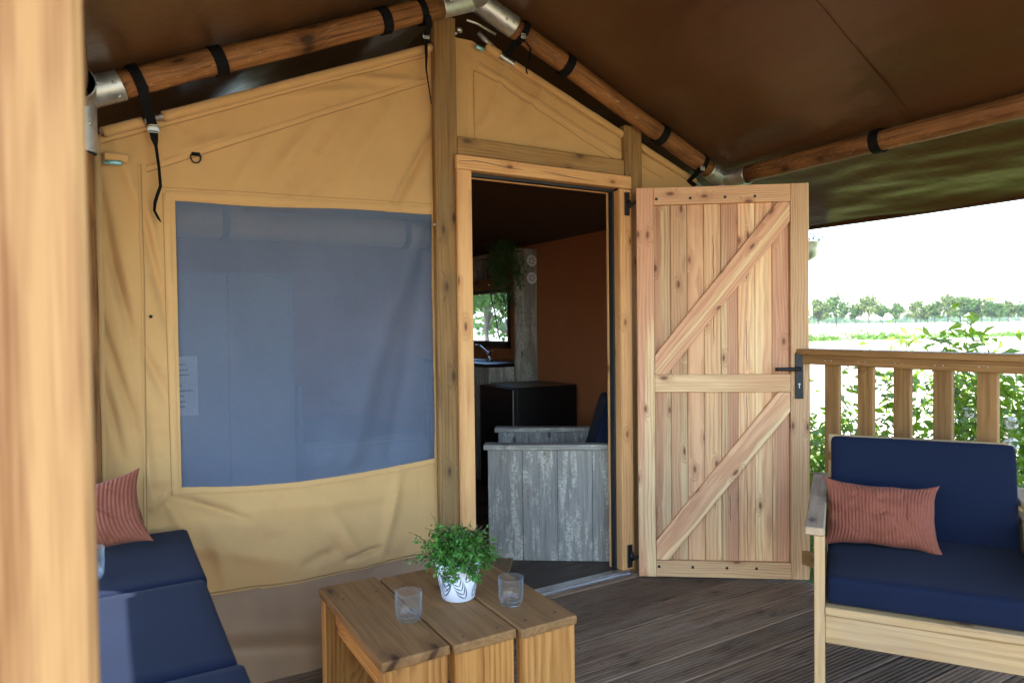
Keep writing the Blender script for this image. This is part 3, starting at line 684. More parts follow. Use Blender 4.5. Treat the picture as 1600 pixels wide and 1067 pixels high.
wb = wall_with_hole('inner_back_wall', 'far inner canvas wall seen faintly through the mesh window', 'Y', 6.5, -.1, 3.1, -.02, 2.6, (.56, .68, 1.12, 1.66))
box('window_frame', .48, .56, 6.47, 6.495, 1.0, 1.75, 'cord', wb, 'Z'); box('window_frame', .48, .74, 6.47, 6.495, .98, 1.08, 'cord', wb)
wallthing('inner_left_wall', 'brown inner canvas wall behind the bench corner', [(-.10, 2.84, -.02), (-.10, 6.5, -.02), (-.10, 6.5, 2.02), (-.10, 2.84, 2.02)], [(0, 1, 2, 3)])
ci = thing('inner_ceiling', 'dark sloping canvas ceiling inside the tent', 'ceiling')
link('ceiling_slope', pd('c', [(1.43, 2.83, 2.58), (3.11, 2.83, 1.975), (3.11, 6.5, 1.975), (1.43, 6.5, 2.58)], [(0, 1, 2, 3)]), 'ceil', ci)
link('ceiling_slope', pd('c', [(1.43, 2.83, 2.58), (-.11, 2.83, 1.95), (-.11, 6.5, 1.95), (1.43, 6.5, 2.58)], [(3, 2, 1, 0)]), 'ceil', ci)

# ================================================================== DOOR FRAME
df = thing('door_frame', 'pale larch door frame with black gasket and cracked lintel', 'door frame')
box('jamb', 1.355, 1.427, 2.750, 2.772, .026, 1.9995, 'doorframe', df, 'Z', .003)
box('jamb', 2.277, 2.353, 2.750, 2.772, .026, 1.9965, 'doorframe', df, 'Z', .003)
box('lintel', 1.352, 2.355, 2.748, 2.772, 2.0, 2.064, 'doorframe', df, 'X', .003)
box('liner', 1.398, 1.426, 2.773, 2.87, .024, 1.995, 'doorframe', df, 'Z', .002)
box('liner', 2.280, 2.312, 2.773, 2.85, .024, 1.990, 'doorframe', df, 'Z', .002)
box('liner', 1.4265, 2.2795, 2.773, 2.85, 2.001, 2.03, 'doorframe', df, 'X', .002)
box('stop', 2.268, 2.281, 2.838, 2.852, .024, 1.990, 'doorframe', df, 'Z', .001)
box('stop', 1.427, 2.279, 2.838, 2.852, 1.984, 2.0, 'doorframe', df, 'X', .001)
box('gasket', 2.269, 2.2795, 2.800, 2.834, .024, 1.990, 'rubber', df, 'Z', .001)
box('gasket', 1.427, 2.279, 2.800, 2.834, 1.987, 2.0005, 'rubber', df, 'X', .001)
box('threshold', 1.38, 2.325, 2.752, 2.800, .0, .023, 'alu', df, 'X', .003)
box('threshold_lip', 1.38, 2.325, 2.744, 2.7515, .0, .010, 'alu', df, 'X', .002)
for x in (1.6, 1.85, 2.1): link('screw', tube_mesh([(x, 2.776, .022), (x, 2.776, .0245)], .005, 8), 'brass', df)
# crack lines in the lintel
for pts in ([(1.36, 2.034), (1.45, 2.043), (1.52, 2.040), (1.62, 2.030), (1.70, 2.029)], [(1.79, 2.034), (1.9, 2.027), (2.0, 2.021), (2.12, 2.0165)]):
    link('crack', tube_mesh([(x, 2.7478, z) for x, z in pts], [.0005]+[.0016]*(len(pts)-2)+[.0004], 6), 'shade', df)

# ================================================================== DOOR
HX, HY = 2.341, 2.700; DA = math.radians(-36.15)
dr = thing('door', 'open ledged and braced larch door with black lever handle', 'door', (HX, HY, .012), DA)
DW, DH = .842, 1.978       # local: x along width, z up, visible face at y = -
def db(name, x0, x1, y0, y1, z0, z1, axis='Z', mat='door', bev=.002, **k): return box(name, x0, x1, y0, y1, z0, z1, mat, dr, axis, bev)
xs = [.086+i*(DW-.089-.086)/8 for i in range(9)]
for i in range(8):
    db('board', xs[i]+.0008, xs[i+1]-.0008, .0+random.uniform(-.0006, .0006), .022, .012, DH-.012, bev=.0025)
db('stile', .0, .085, -.024, .024, 0, DH); db('stile', DW-.088, DW, -.024, .024, 0, DH)
for z0, z1 in ((DH-.088, DH-.001), (DH*.4775-.001, DH*.4775+.087), (.001, .084)): db('rail', .0858, DW-.0888, -.0235, -.0015, z0, z1, 'X')
def brace(z0, z1):
    xa, xb = .087, DW-.090; wv = .086
    # parallelogram brace cut to fit between the rails
    ang = math.atan2(z1-z0-wv*1.25, xb-xa-.065)
    prof_ = [(xa, z0+.001), (xa+.060, z0+.001), (xb, z1-.098), (xb, z1-.001), (xb-.060, z1-.001), (xa, z0+.098)]
    ux, uz = math.cos(ang), math.sin(ang); cx_, cz_ = (xa+xb)/2, (z0+z1)/2
    V = []
    for y in (-.0115, .0085):
        for x, z in prof_: V.append(((x-cx_)*ux+(z-cz_)*uz, -(x-cx_)*uz+(z-cz_)*ux, y))
    n = len(prof_); F = [tuple(range(n)), tuple(range(2*n-1, n-1, -1))]+[(i, (i+1) % n, n+(i+1) % n, n+i) for i in range(n)]
    bm = bmesh.new(); bm.from_mesh(pd('brace', V, F)); bmesh.ops.recalc_face_normals(bm, faces=bm.faces)
    bmesh.ops.bevel(bm, geom=list(bm.edges), offset=.002, segments=1, affect='EDGES')
    o = link('brace', bm_mesh(bm, 'brace'), 'door', dr)
    m = Matrix(((ux, -uz, 0, cx_), (0, 0, 1, -.0115), (uz, ux, 0, cz_), (0, 0, 0, 1))); o.matrix_basis = m
brace(DH*.4775+.088, DH-.089); brace(.085, DH*.4775-.002)
for zc in (DH-.058, .052):
    for x in (.100, .268, .438, .583): link('bolt', lathe([(0, 0), (.0075, 0), (.0068, .0028), (.003, .0032), (0, .002)], 12, 'bolt'), 'black', dr).matrix_basis = Matrix.Translation((x, -.0236, zc)) @ Matrix.Rotation(math.pi/2, 4, 'X')
# handle
hz = DH*.4775+.115
hp = db('handle_plate', DW-.070, DW-.030, -.031, -.0245, hz-.150, hz+.078, mat='black', bev=.002)
hx = DW-.050
link('lever', tube_mesh([(hx, -.031, hz), (hx, -.062, hz), (hx-.004, -.072, hz), (hx-.016, -.076, hz), (hx-.075, -.077, hz), (hx-.128, -.077, hz)], [.010, .0095, .0095, .0095, .0095, .009], 14), 'black', dr)
link('keyhole', lathe([(0, 0), (.006, 0), (.006, .001), (0, .001)], 14, 'keyhole'), 'brass', dr).matrix_basis = Matrix.Translation((hx, -.0312, hz-.077)) @ Matrix.Rotation(math.pi/2, 4, 'X')
box('key_slot', hx-.002, hx+.002, -.0325, -.0308, hz-.098, hz-.080, 'brass', dr)
# splits in the boards
for x, z0, z1 in ((.383, 1.52, 1.74), (.383, 1.18, 1.40), (.386, .34, .50), (.545, 1.50, 1.62), (.545, 1.05, 1.3), (.545, .62, .95), (.545, .1, .55), (.46, .28, .42)):
    link('split', tube_mesh([(x+.002*math.sin(k*2.1), -.0006, z0+(z1-z0)*k/6) for k in range(7)], [.0004]+[.0013]*5+[.0004], 6), 'shade', dr)
for z in (1.905, .085):                                     # strap hinges
    h = link('hinge', bm_mesh(box_bm(.030, .009, .118, .002), 'hinge'), 'black', dr)
    h.matrix_basis = Matrix.Rotation(-DA, 4, 'Z') @ Matrix.Translation((-.020, .046, z)) if False else Matrix.Identity(4)
    inv = Matrix.Translation((HX, HY, .012)) @ Matrix.Rotation(DA, 4, 'Z')
    h.matrix_basis = inv.inverted() @ Matrix.Translation((2.320, 2.744, z+.014))
    a = inv.inverted() @ Vector((2.328, 2.740, z+.010)); 
    link('hinge_pin', tube_mesh([a+Vector((0, 0, -.018)), a+Vector((0, 0, .022))], .011, 12), 'black', dr)
    link('hinge_arm', tube_mesh([a, a*.5+Vector((.0, -.004, z*.5)), Vector((.004, 0, z+.008))], .008, 10), 'black', dr)

# ================================================================== STRAPS
def ring_band(par, a, b, t, r, wd=.036, name='strap_loop', tilt=0.):
    a = Vector(a); b = Vector(b); d = (b-a).normalized(); c0 = lerp(a, b, t)
    d2_ = (d+Vector((0, tilt, 0))).normalized()
    me = tube_mesh([c0-d2_*(wd/2+.0005), c0-d2_*wd/2, c0+d2_*wd/2, c0+d2_*(wd/2+.0005)], [r-.004, r+.0025, r+.0025, r-.004], 26, False)
    me.polygons.foreach_set('use_smooth', [False]*len(me.polygons))
    return link(name, me, 'strap', par)
def buckle(par, p, sx=.026, sz=.020):
    x, y, z = p; bm = bmesh.new()
    for (u, v) in ((-1, -1), (1, -1)):
        m = tube_mesh([(x+u*sx/2, y, z-sz/2), (x+u*sx/2, y, z+sz/2)], .0022, 8); bm.from_mesh(m)
    for v in (-1, 1):
        m = tube_mesh([(x-sx/2, y, z+v*sz/2), (x+sx/2, y, z+v*sz/2)], .0022, 8); bm.from_mesh(m)
    m = bm_mesh(box_bm(sx, .003, sz*.6, .001), 'q')
    for v in m.vertices: v.co += Vector((x, y+.003, z))
    bm.from_mesh(m)
    return link('buckle', bm_mesh(bm, 'buckle', False), 'galv', par)
s = thing('webbing_strap', 'long black webbing strap with buckle hanging at the left canvas corner', 'strap', group='roof straps')
ring_band(s, EL, AP, .115, .0535, .034)
q = lerp(EL, AP, .118)
ribbon('strap_tail', [(q.x+.012, YR-.040, q.z-.025), (.135, YR-.03, 2.09), (.152, YR+.03, 2.055), (.160, YC-.034, 2.035)], .032, (1, 0, .2), .002, 'strap', s)
buckle(s, (.163, YC-.036, 2.022), .034, .026)
ribbon('strap_end', [(.163, YC-.03, 2.02), (.166, YC-.034, 1.985), (.170, YC-.034, 1.96), (.178, YC-.03, 1.89), (.182, YC-.03, 1.82), (.172, YC-.032, 1.79), (.163, YC-.034, 1.76), (.160, YC-.032, 1.73), (.172, YC-.03, 1.705), (.181, YC-.03, 1.69)], lambda i: (.030, .024, .014, .012, .013, .014, .014, .012, .012, .003)[i], lambda i: Vector((1, .0, 0)) if i < 2 else Vector((.75, .65, 0)), .002, 'strap', s)
s = thing('webbing_strap', 'black webbing strap with small buckle left of the centre post', 'strap', group='roof straps')
ring_band(s, EL, AP, .825, .0535, .028)
ribbon('strap_tail', [(1.19, YR-.05, 2.60), (1.205, YR-.03, 2.575), (1.215, YR+.03, 2.555)], .028, (1, 0, .2), .002, 'strap', s); buckle(s, (1.215, YR+.028, 2.552), .026, .022)
ribbon('strap_end', [(1.216, YR+.035, 2.545), (1.224, YC-.045, 2.49), (1.222, YC-.045, 2.42), (1.228, YC-.05, 2.36), (1.240, YC-.045, 2.30), (1.244, YC-.045, 2.27)], lambda i: (.028, .022, .012, .008, .007, .003)[i], (.8, .6, 0), .002, 'strap', s)
s = thing('webbing_strap', 'black webbing strap knotted below the right apex sleeve', 'strap', group='roof straps')
ring_band(s, AP, ER, .155, .0515, .03)
ribbon('strap_tail', [(1.665, YR-.046, 2.615), (1.655, YR-.02, 2.60), (1.65, YR+.03, 2.595), (1.648, YC-.02, 2.575), (1.640, YC-.012, 2.545)], .028, (1, 0, -.4), .002, 'strap', s)
buckle(s, (1.660, YR-.05, 2.612), .022, .02)
ribbon('strap_end', [(1.662, YR-.03, 2.60), (1.69, YR-.02, 2.60), (1.715, YR-.02, 2.58), (1.722, YR, 2.545), (1.715, YR+.02, 2.50), (1.72, YR+.02, 2.475)], lambda i: (.024, .026, .026, .022, .020, .022)[i], (.7, .6, 0), .002, 'strap', s)
s = thing('webbing_strap', 'black webbing strap holding the canvas corner at the right eave', 'strap', group='roof straps')
ring_band(s, AP, ER, .885, .0505, .026)
ribbon('strap_tail', [(2.79, YR-.03, 2.14), (2.80, YR+.02, 2.115), (2.81, YC-.02, 2.095), (2.86, YC-.016, 2.07)], .03, (1, 0, -.4), .002, 'strap', s); buckle(s, (2.79, YR-.045, 2.138), .024, .022)
for a, b, t, lab in ((EL, AP, .29, 'black webbing band around the left rafter log, above the mesh window'), (EL, AP, .715, 'black webbing band on the left rafter log, near the apex'),
                     (AP, ER, .315, 'black webbing band on the right rafter log, upper one'), (AP, ER, .70, 'black webbing band on the right rafter log, above the door post'),
                     (Vector((3.0, 2.62, 2.105)), Vector((3.0, .55, 2.112)), .385, 'black webbing band around the dark eave log over the railing')):
    o = ring_band(None, a, b, t, .0515, .042, 'webbing_band'); tag(o, lab, 'strap', 'roof log bands')

# ================================================================== INTERIOR
# armchair of grey scaffold wood
AX = math.radians(-34.86)
ac = thing('armchair', 'grey weathered plank armchair just inside the doorway', 'armchair', (1.786, 3.298, .018), AX)
for y0 in (0., .62):
    for i in range(4): box('side_board', .190*i+.001, .190*i+.189, y0, y0+.028, .0, .606, 'grey', ac, 'Z', .002)
    box('arm_cap', -.022, .775, y0-.022, y0+.062, .608, .638, 'grey', ac, 'X', .004)
for i in range(3): box('front_board', .001, .029, .03, .618, .03+.11*i, .138+.11*i, 'grey', ac, 'Y', .002)
box('seat_board', .03, .75, .03, .618, .30, .325, 'grey', ac, 'X', .002)
for i in range(4): box('back_board', .735, .758, .03+.147*i, .175+.147*i, .03, .72, 'grey', ac, 'Z', .002)
o = link('seat_cushion', rbox(.66, .57, .12, .03, 8, .01), 'navy'); o.matrix_world = ac.matrix_basis @ Matrix.Translation((.38, .325, .388)); tag(o, 'navy seat cushion sunk inside the grey armchair', 'cushion')
o = link('back_cushion', rbox(.12, .56, .50, .03, 8), 'navy')
o.matrix_world = Matrix.Translation((1.786, 3.298, .018)) @ Matrix.Rotation(AX, 4, 'Z') @ Matrix.Translation((.635, .325, .615)) @ Matrix.Rotation(.30, 4, 'Y'); tag(o, 'navy back cushion leaning in the grey armchair', 'cushion')
# fridge
fg = thing('fridge', 'black box fridge standing behind the grey armchair', 'fridge', (2.74, 4.45, .018))
box('cabinet', -.20, .33, -.22, .30, .0, .835, 'fridge', fg, 'Z', .006); box('fridge_door', -.232, -.203, -.218, .298, .04, .83, 'fridge', fg, 'Z', .006)
box('door_trim', -.236, -.2325, -.222, -.212, .05, .82, 'alu', fg, 'Z', .001)
# kitchen shelf unit with end panel
sh = thing('kitchen_shelf', 'grey wood shelf unit with tall end panel against inner wall', 'shelf', (3.0, 4.82, 0))
for i in range(1): box('end_panel', -.112, .098, .0, .03, .02, 1.935, 'grey', sh, 'Z', .003)
box('top_board', -.11, .098, .031, 1.15, 1.905, 1.932, 'grey', sh, 'Y', .003); box('shelf_board', -.11, .098, .031, 1.15, 1.69, 1.715, 'grey', sh, 'Y', .003)
box('fascia', -.115, -.101, .031, 1.15, 1.62, 1.715, 'rail', sh, 'Y', .003); box('divider', -.1, .09, .74, .76, 1.716, 1.904, 'grey', sh, 'Z', .002)
box('back_panel', .0981, .0990, .031, 1.15, 1.72, 1.90, 'rail', sh, 'Y', 0)
wine = lathe([(0, 0), (.032, 0), (.030, .003), (.005, .006), (.004, .075), (.016, .085), (.034, .115), (.036, .14), (.031, .165), (.0295, .165), (.034, .14), (.032, .117), (.014, .088), (0, .086)], 20, 'wine_glass')
tmb = lathe([(0, 0), (.028, 0), (.033, .09), (.0315, .09), (.027, .006), (0, .005)], 20, 'shelf_tumbler')
for i, (dy, me, nm, lab) in enumerate(((.28, tmb, 'tumbler', 'short tumbler on the dark shelf, nearest the hanging plant'), (.42, wine, 'wine_glass', 'stemmed wine glass on the dark shelf, right one'), (.50, tmb, 'tumbler', 'short tumbler on the dark shelf between the wine glasses'), (.60, wine, 'wine_glass', 'stemmed wine glass on the dark shelf, left one'), (.68, tmb, 'tumbler', 'short tumbler on the dark shelf, beside the divider'))):
    o = link(nm, me, 'glass'); o.location = (2.93+.02*(i % 2), 4.82+dy, 1.716); tag(o, lab, 'glass', 'glasses on the shelf')
for i, z in enumerate((1.838, 1.695)):
    me = lathe([(0, 0), (.046, 0), (.049, .004), (.045, .006), (.03, .005), (0, .005)], 28, 'wall_disc')
    o = thing('wall_disc', ('upper' if i == 0 else 'lower')+' white cut-out disc hung on the grey end panel', 'ornament', (3.045, 4.818, z), group='discs on the end panel')
    link('disc', me, 'white', o).rotation_euler = (math.pi/2, 0, 0)
    for k in range(5):
        a = k*1.256; link('cut_out', lathe([(0, 0), (.007, 0), (.007, .001), (0, .001)], 10, 'cut_out'), 'shade', o).matrix_basis = Matrix.Translation((.022*math.cos(a), -.0065, .022*math.sin(a))) @ Matrix.Rotation(math.pi/2, 4, 'X')
# hanging plant on the shelf end
hp_ = thing('hanging_plant', 'dark trailing plant hanging down the shelf end panel', 'plant', (2.84, 4.79, 1.35))
pts = []; stems = []
for k in range(26):
    x0, y0 = random.uniform(-.12, .09), random.uniform(-.05, .18); L = random.uniform(.2, .62)*(1-.5*abs(x0+.02)/.15)
    P_ = [(x0*(1+.25*t)+.02*math.sin(t*6+k), y0-.06*t, .60-L*t) for t in np.linspace(0, 1, 8)]; stems.append((P_, .0015, 4))
    for q in P_:
        for _ in range(9): pts.append((q[0]+random.gauss(0, .015), q[1]+random.gauss(0, .015), q[2]+random.gauss(0, .02)))
pts = np.array(pts)
link('foliage', leaves_mesh(pts, np.random.normal(size=pts.shape)+np.array([-.5, -.7, .6]), np.random.uniform(.016, .028, len(pts)), .65, 'foliage'), 'leaf_hang', hp_)
link('stems', tubes_joined(stems, 'stems'), 'stem', hp_)
# counter, sink tap
ct = thing('kitchen_counter', 'grey plank kitchen counter below the inner window', 'counter', (2.86, 5.3, 0))
for i in range(7): box('front_board', -.20, -.175, -.44+i*.19, -.252+i*.19, .02, .965, 'grey', ct, 'Z', .002)
for i in range(2): box('end_board', -.174+i*.105, -.071+i*.105, -.44, -.415, .02, .965, 'grey', ct, 'Z', .002)
box('worktop', -.23, .235, -.44, .9, .967, .995, 'fridge', ct, 'Y', .004); box('sink', -.12, .12, .05, .5, .9955, 1.003, 'alu', ct, 'Y', .002)
tp = thing('tap', 'curved chrome kitchen tap above the dark counter', 'tap', (2.90, 5.30, .997))
link('spout', tube_mesh([(0.0, 0, 0), (0, .0, .05), (-.01, .05, .085), (-.02, .14, .13), (-.03, .20, .135), (-.03, .215, .11)], [.016, .015, .011, .010, .010, .010], 12), 'chrome', tp)
link('lever', tube_mesh([(0, 0, .05), (0, -.02, .075), (.0, -.06, .095)], [.012, .008, .005], 10), 'chrome', tp)
link('base', lathe([(0, 0), (.026, 0), (.024, .012), (.016, .02), (0, .02)], 16, 'base'), 'chrome', tp)
# rug
rg = thing('woven_rug', 'brown woven seagrass rug under the grey armchair', 'rug', (1.60, 3.16, .019), math.radians(-37))
box('rug_weave', -.28, .20, -.19, .62, .0, .012, 'wicker', rg, 'X', .004)
for yy in (-.196, .622): link('rug_edge', tube_mesh([(-.28, yy, .007), (.20, yy, .007)], .008, 8), 'wicker', rg)
# things faintly seen through the mesh
cb = thing('cabinet', 'pale tall cabinet faintly seen through the mesh window', 'cabinet', (.56, 4.6, .018))
box('side_panel', -.32, -.30, -.25, .25, 0, 1.62, 'cabinet', cb, 'Z'); box('side_panel', .42, .44, -.25, .25, 0, 1.62, 'cabinet', cb, 'Z'); box('top_panel', -.3, .42, -.25, .25, 1.6, 1.62, 'cabinet', cb)
for i in range(2): box('cabinet_door', -.298+i*.36, .056+i*.362, -.27, -.252, .03, 1.6, 'cabinet', cb, 'Z')
np_ = thing('notice_sheet', 'white printed notice sheet behind the mesh window', 'notice', (.36, 4.322, .98))
box('paper', -.09, .09, -.002, 0, -.17, .17, 'paper', np_, 'Z', 0)
for k in range(9): box('text_line', -.07, -.07+random.uniform(.06, .14), -.0032, -.0022, .12-k*.03, .127-k*.03, 'ink', np_, 'X', 0)
bd = thing('bunk_bed', 'pale bed frame faintly seen behind the mesh window', 'bed', (1.2, 5.2, .018))
box('bed_side', -.1, .85, -.5, -.47, .1, .45, 'cabinet', bd); box('headboard', -.1, -.07, -.5, .9, 0, .9, 'cabinet', bd, 'Z'); box('mattress', -.07, .85, -.465, .9, .3, .5, 'cabinet', bd, bev=.03)
for x, y in ((-.08, -.48), (.83, -.48), (.83, .88)): box('leg', x-.02, x+.02, y-.018, y+.02, 0, .1, 'cabinet', bd, 'Z')

# ================================================================== TABLE
tb = thing('coffee_table', 'low brown coffee table of three thick planks', 'table', (.94, 2.08, 0))
TZ = .39
for x0, x1, y0, y1 in ((.624, .8305, 1.772, 2.412), (.8385, 1.0455, 1.762, 2.385), (1.0535, 1.2585, 1.745, 2.30)):
    X0, X1, Y0, Y1 = x0-.94, x1-.94, y0-2.08, y1-2.08
    board('top_plank', ((X0+X1)/2, Y0, TZ-.0145), ((X0+X1)/2, Y1, TZ-.0145), X1-X0, .029, (0, 0, 1), 'table_top', tb, .006, 2)
    i_ = .006
    box('leg_plank', X0+i_, X1-i_, Y0+.004, Y0+.046, 0, TZ-.0295, 'table_leg', tb, 'Z', .004)
    box('leg_plank', X0+i_, X1-i_, Y1-.050, Y1-.008, 0, TZ-.0295, 'table_leg', tb, 'Z', .004)
for x in (.67, .785, .885, 1.0, 1.10, 1.21):
    for y in (1.80, 2.27): link('screw', lathe([(0, 0), (.0045, 0), (.004, .0008), (.0015, .0004), (0, .0003)], 10, 'screw'), 'shade', tb).location = (x-.94, y-2.08, TZ)
for x in (.632-.94, 1.21-.94): box('apron', x, x+.042, 1.82-2.08, 2.24-2.08, TZ-.092, TZ-.0297, 'table_leg', tb, 'Y', .004)

# tumblers
tum = lathe([(0, .0), (.020, .0), (.030, .003), (.036, .010), (.0395, .022), (.041, .05), (.042, .090), (.0415, .0925), (.0398, .0925), (.0392, .090), (.038, .05), (.0365, .026), (.032, .016), (.022, .0125), (0, .0135)], 56, 'tumbler')
for (x, y), lab in (((.790, 1.985), 'clear seeded glass tumbler on the table, left of the plant'), ((1.120, 1.920), 'clear seeded glass tumbler on the table, right of the plant')):
    o = link('tumbler', tum, 'glass'); o.location = (x, y, TZ+.0006); o.rotation_euler = (0, 0, x*9); tag(o, lab, 'glass', 'tumblers on the coffee table')

# potted plant
pp = thing('potted_plant', 'small green leafy plant in white pot with dark leaf print', 'plant', (1.005, 2.075, TZ+.0006))
PR0, PR1, PH = .0555, .0795, .128
def pr(z): return PR0+(PR1-PR0)*z/PH
pot = link('pot', lathe([(0, 0), (PR0-.004, 0), (PR0, .003), (PR1, PH-.002), (PR1-.001, PH), (PR1-.005, PH), (PR1-.010, PH-.03), (0, PH-.03)], 48, 'pot'), 'white', pp)
link('soil', lathe([(0, PH-.018), (PR1-.010, PH-.022), (PR1-.010, PH-.028), (0, PH-.028)], 24, 'soil'), 'soil', pp)
V = []; F = []
def leaflet(a0, z0, ang, L, wd, cv):
    n = 8; b = len(V)
    for i in range(n+1):
        t = i/n; s_ = L*t; an = ang+cv*t
        da, dz = math.cos(an)*s_, math.sin(an)*s_; wv = wd*math.sin(math.pi*(.08+.92*t)**.8)
        for e in (-1, 1):
            z = min(PH-.003, max(.003, z0+dz+e*wv*math.cos(an))); aa = a0+(da-e*wv*math.sin(an))/pr(z)
            rr = pr(z)+.0006; V.append((rr*math.cos(aa), rr*math.sin(aa), z))
    for i in range(n): F.append((b+2*i, b+2*i+1, b+2*i+3, b+2*i+2))
for fa, fz, fdir in ((-1.55, .004, 2.05), (-1.25, .006, 1.0), (-2.45, .030, 1.9), (-.75, .045, 1.9), (-1.75, .062, .9), (-2.9, .01, 1.3), (-.35, .008, 1.1), (.5, .02, 1.6), (1.3, .01, 1.2), (2.1, .03, 1.8), (2.9, .01, 1.5)):
    for k in range(6):
        t = .12+.88*k/5; ca, cz = fa+math.cos(fdir)*.095*t/.068, fz+math.sin(fdir)*.095*t
        for sg in (-1, 1): leaflet(ca, cz, fdir+sg*.80, .046*(1-.4*t), .0019, -sg*.45*(1-t))
link('leaf_print', pd('leaf_print', V, F), 'print', pot)['kind'] = 'stuff'
pts = []; nor = []; stems = []
for k in range(210):
    a = random.uniform(0, 2*math.pi); el = random.uniform(.05, 1.5)**.9; L = random.uniform(.065, .105)*(1.0+.42*math.cos(el))
    if random.random() < .10: L *= 1.3
    base = Vector((random.gauss(0, .024), random.gauss(0, .024), PH-.02))
    d = Vector((math.cos(a)*math.cos(el), math.sin(a)*math.cos(el), math.sin(el)))
    P_ = []
    for t in np.linspace(0, 1, 7):
        q = base+d*L*t*1.12+Vector((0, 0, .03*math.sin(t*2.0)-.045*t*t*math.cos(el))); P_.append(q)
        if t > .30:
            for _ in range(int(5+5*t)):
                jit = Vector((random.gauss(0, .0085), random.gauss(0, .0085), random.gauss(0, .0085)))
                pts.append(Vector(((q+jit).x, (q+jit).y, PH-.02+((q+jit).z-PH+.02)*.84))); nor.append(d*.5+Vector((0, 0, .6))+Vector((random.gauss(0, .6), random.gauss(0, .6), random.gauss(0, .6))))
    stems.append((P_, .0009, 4))
pts = np.array([tuple(p) for p in pts])*np.array([.82, .82, .97]); nor = np.array([tuple(p) for p in nor])
link('foliage', leaves_mesh(pts, nor, np.random.uniform(.006, .0165, len(pts)), .85, 'foliage'), 'leaf_pot', pp); link('stems', tubes_joined(stems, 'stems'), 'stem', pp)

# ================================================================== BENCH (left)
BZ = .585
bn = thing('corner_bench', 'low wooden corner bench along the left side of the veranda', 'bench', (-.07, 1.85, 0))
for x in (-.30, .27): box('side_rail', x-.015, x+.015, -.92, .85, BZ-.20, BZ-.125, 'chair', bn, 'Y')
for i in range(5): box('seat_slat', -.28+i*.115, -.19+i*.115, -.92, .85, BZ-.145, BZ-.122, 'chair', bn, 'Y')
for x in (-.30, .27):
    for y in (-.88, 0, .80): box('leg', x-.028+(.02 if x > 0 else -.02)*0, x+.028, y-.03, y+.03, 0, BZ-.2005, 'chair', bn, 'Z')
for k, (y0, y1, xr, lab) in enumerate(((2.160, 2.735, .240, 'navy seat cushion on the bench, farthest block in the corner under the corduroy pillow'), (1.572, 2.156, .233, 'navy seat cushion on the bench, middle block beside the canvas'), (.985, 1.568, .243, 'navy seat cushion on the bench, nearest block at the bottom edge'))):
    o = link('bench_cushion', rbox(xr+.36, y1-y0, .118, .016, 12, .003, .0015, k*3), 'navy'); o.location = ((xr-.36)/2, (y0+y1)/2, BZ-.0595); tag(o, lab, 'cushion', 'bench cushions')
o = link('corduroy_pillow', pillow_mesh(.185, .122, .060, 28, 2), 'cord')
o.matrix_world = Matrix.Translation((-.078, 2.555, BZ+.118)) @ Matrix.Rotation(math.radians(-4), 4, 'Z') @ Matrix.Rotation(math.radians(72), 4, 'X') @ Matrix.Rotation(math.radians(9), 4, 'Z')
tag(o, 'terracotta corduroy pillow in the corner of the navy bench', 'pillow')
o = link('drinking_glass', tum, 'glass'); o.location = (-.058, 2.30, BZ+.002); tag(o, 'clear drinking glass on the bench half hidden by the near post', 'glass')

# ================================================================== LOUNGE CHAIR (right)
TH = math.radians(-56)
ch = thing('lounge_chair', 'pine lounge chair with flat armrests by the railing', 'chair', (1.874, 1.380, 0), TH)
CW = .735
for x0, x1, s in ((.0, .058, 1), (CW-.058, CW, -1)):
    box('armrest', x0, x1, .0, .84, .635, .660, 'chair_grey', ch, 'Y', .004)
    xi = x1-.031 if s > 0 else x0; 
    box('leg', xi, xi+.031, .008, .062, 0, .6345, 'chair', ch, 'Z', .003); box('leg', xi, xi+.031, .74, .795, 0, .6345, 'chair', ch, 'Z', .003)
    box('side_rail', xi-.0 if s < 0 else xi, xi+.031, .0625, .7395, .30, .386, 'chair', ch, 'Y', .003)
    box('side_panel', xi+.004, xi+.027, .0625, .7395, .41, .60, 'chair_grey', ch, 'Y', .003)
box('back_crossbar', -.002, CW+.002, .8405, .865, .600, .662, 'chair_grey', ch, 'X', .003)
box('front_rail', .0582, CW-.0582, .012, .040, .298, .386, 'chair', ch, 'X', .003); box('front_slat', .0582, CW-.0582, .004, .050, .3875, .4135, 'chair', ch, 'X', .003)
box('back_rail', .0582, CW-.0582, .75, .78, .298, .386, 'chair', ch, 'X', .003)
for i in range(5): box('seat_slat', .06, CW-.06, .085+i*.13, .175+i*.13, .388, .4125, 'chair', ch, 'X', .003)
for i in range(4): board('back_slat', (.06, .735+.02*i, .50+.10*i), (CW-.06, .735+.02*i, .50+.10*i), .075, .02, (0, -1, .25), 'chair', ch)
CM = Matrix.Translation((1.874, 1.380, 0)) @ Matrix.Rotation(TH, 4, 'Z')
o = link('seat_cushion', rbox(CW-.122, .64, .090, .020, 14, .004, .002, 3), 'navy'); o.matrix_world = CM @ Matrix.Translation((CW/2, .345, .4595)); tag(o, 'navy seat cushion on the lounge chair by the railing', 'cushion')
o = link('back_cushion', rbox(CW-.135, .095, .378, .022, 14, 0, .002, 9), 'navy')
o.matrix_world = CM @ Matrix.Translation((CW/2+.003, .645, .662)) @ Matrix.Rotation(math.radians(-13), 4, 'X'); tag(o, 'navy back cushion upright on the lounge chair by the railing', 'cushion')
o = link('corduroy_pillow', pillow_mesh(.190, .124, .062, 31, 14), 'cord')
o.matrix_world = CM @ Matrix.Translation((.232, .42, .613)) @ Matrix.Rotation(math.radians(6), 4, 'Z') @ Matrix.Rotation(math.radians(64), 4, 'X') @ Matrix.Rotation(math.radians(-2), 4, 'Z'); tag(o, 'terracotta corduroy lumbar pillow on the lounge chair', 'pillow')

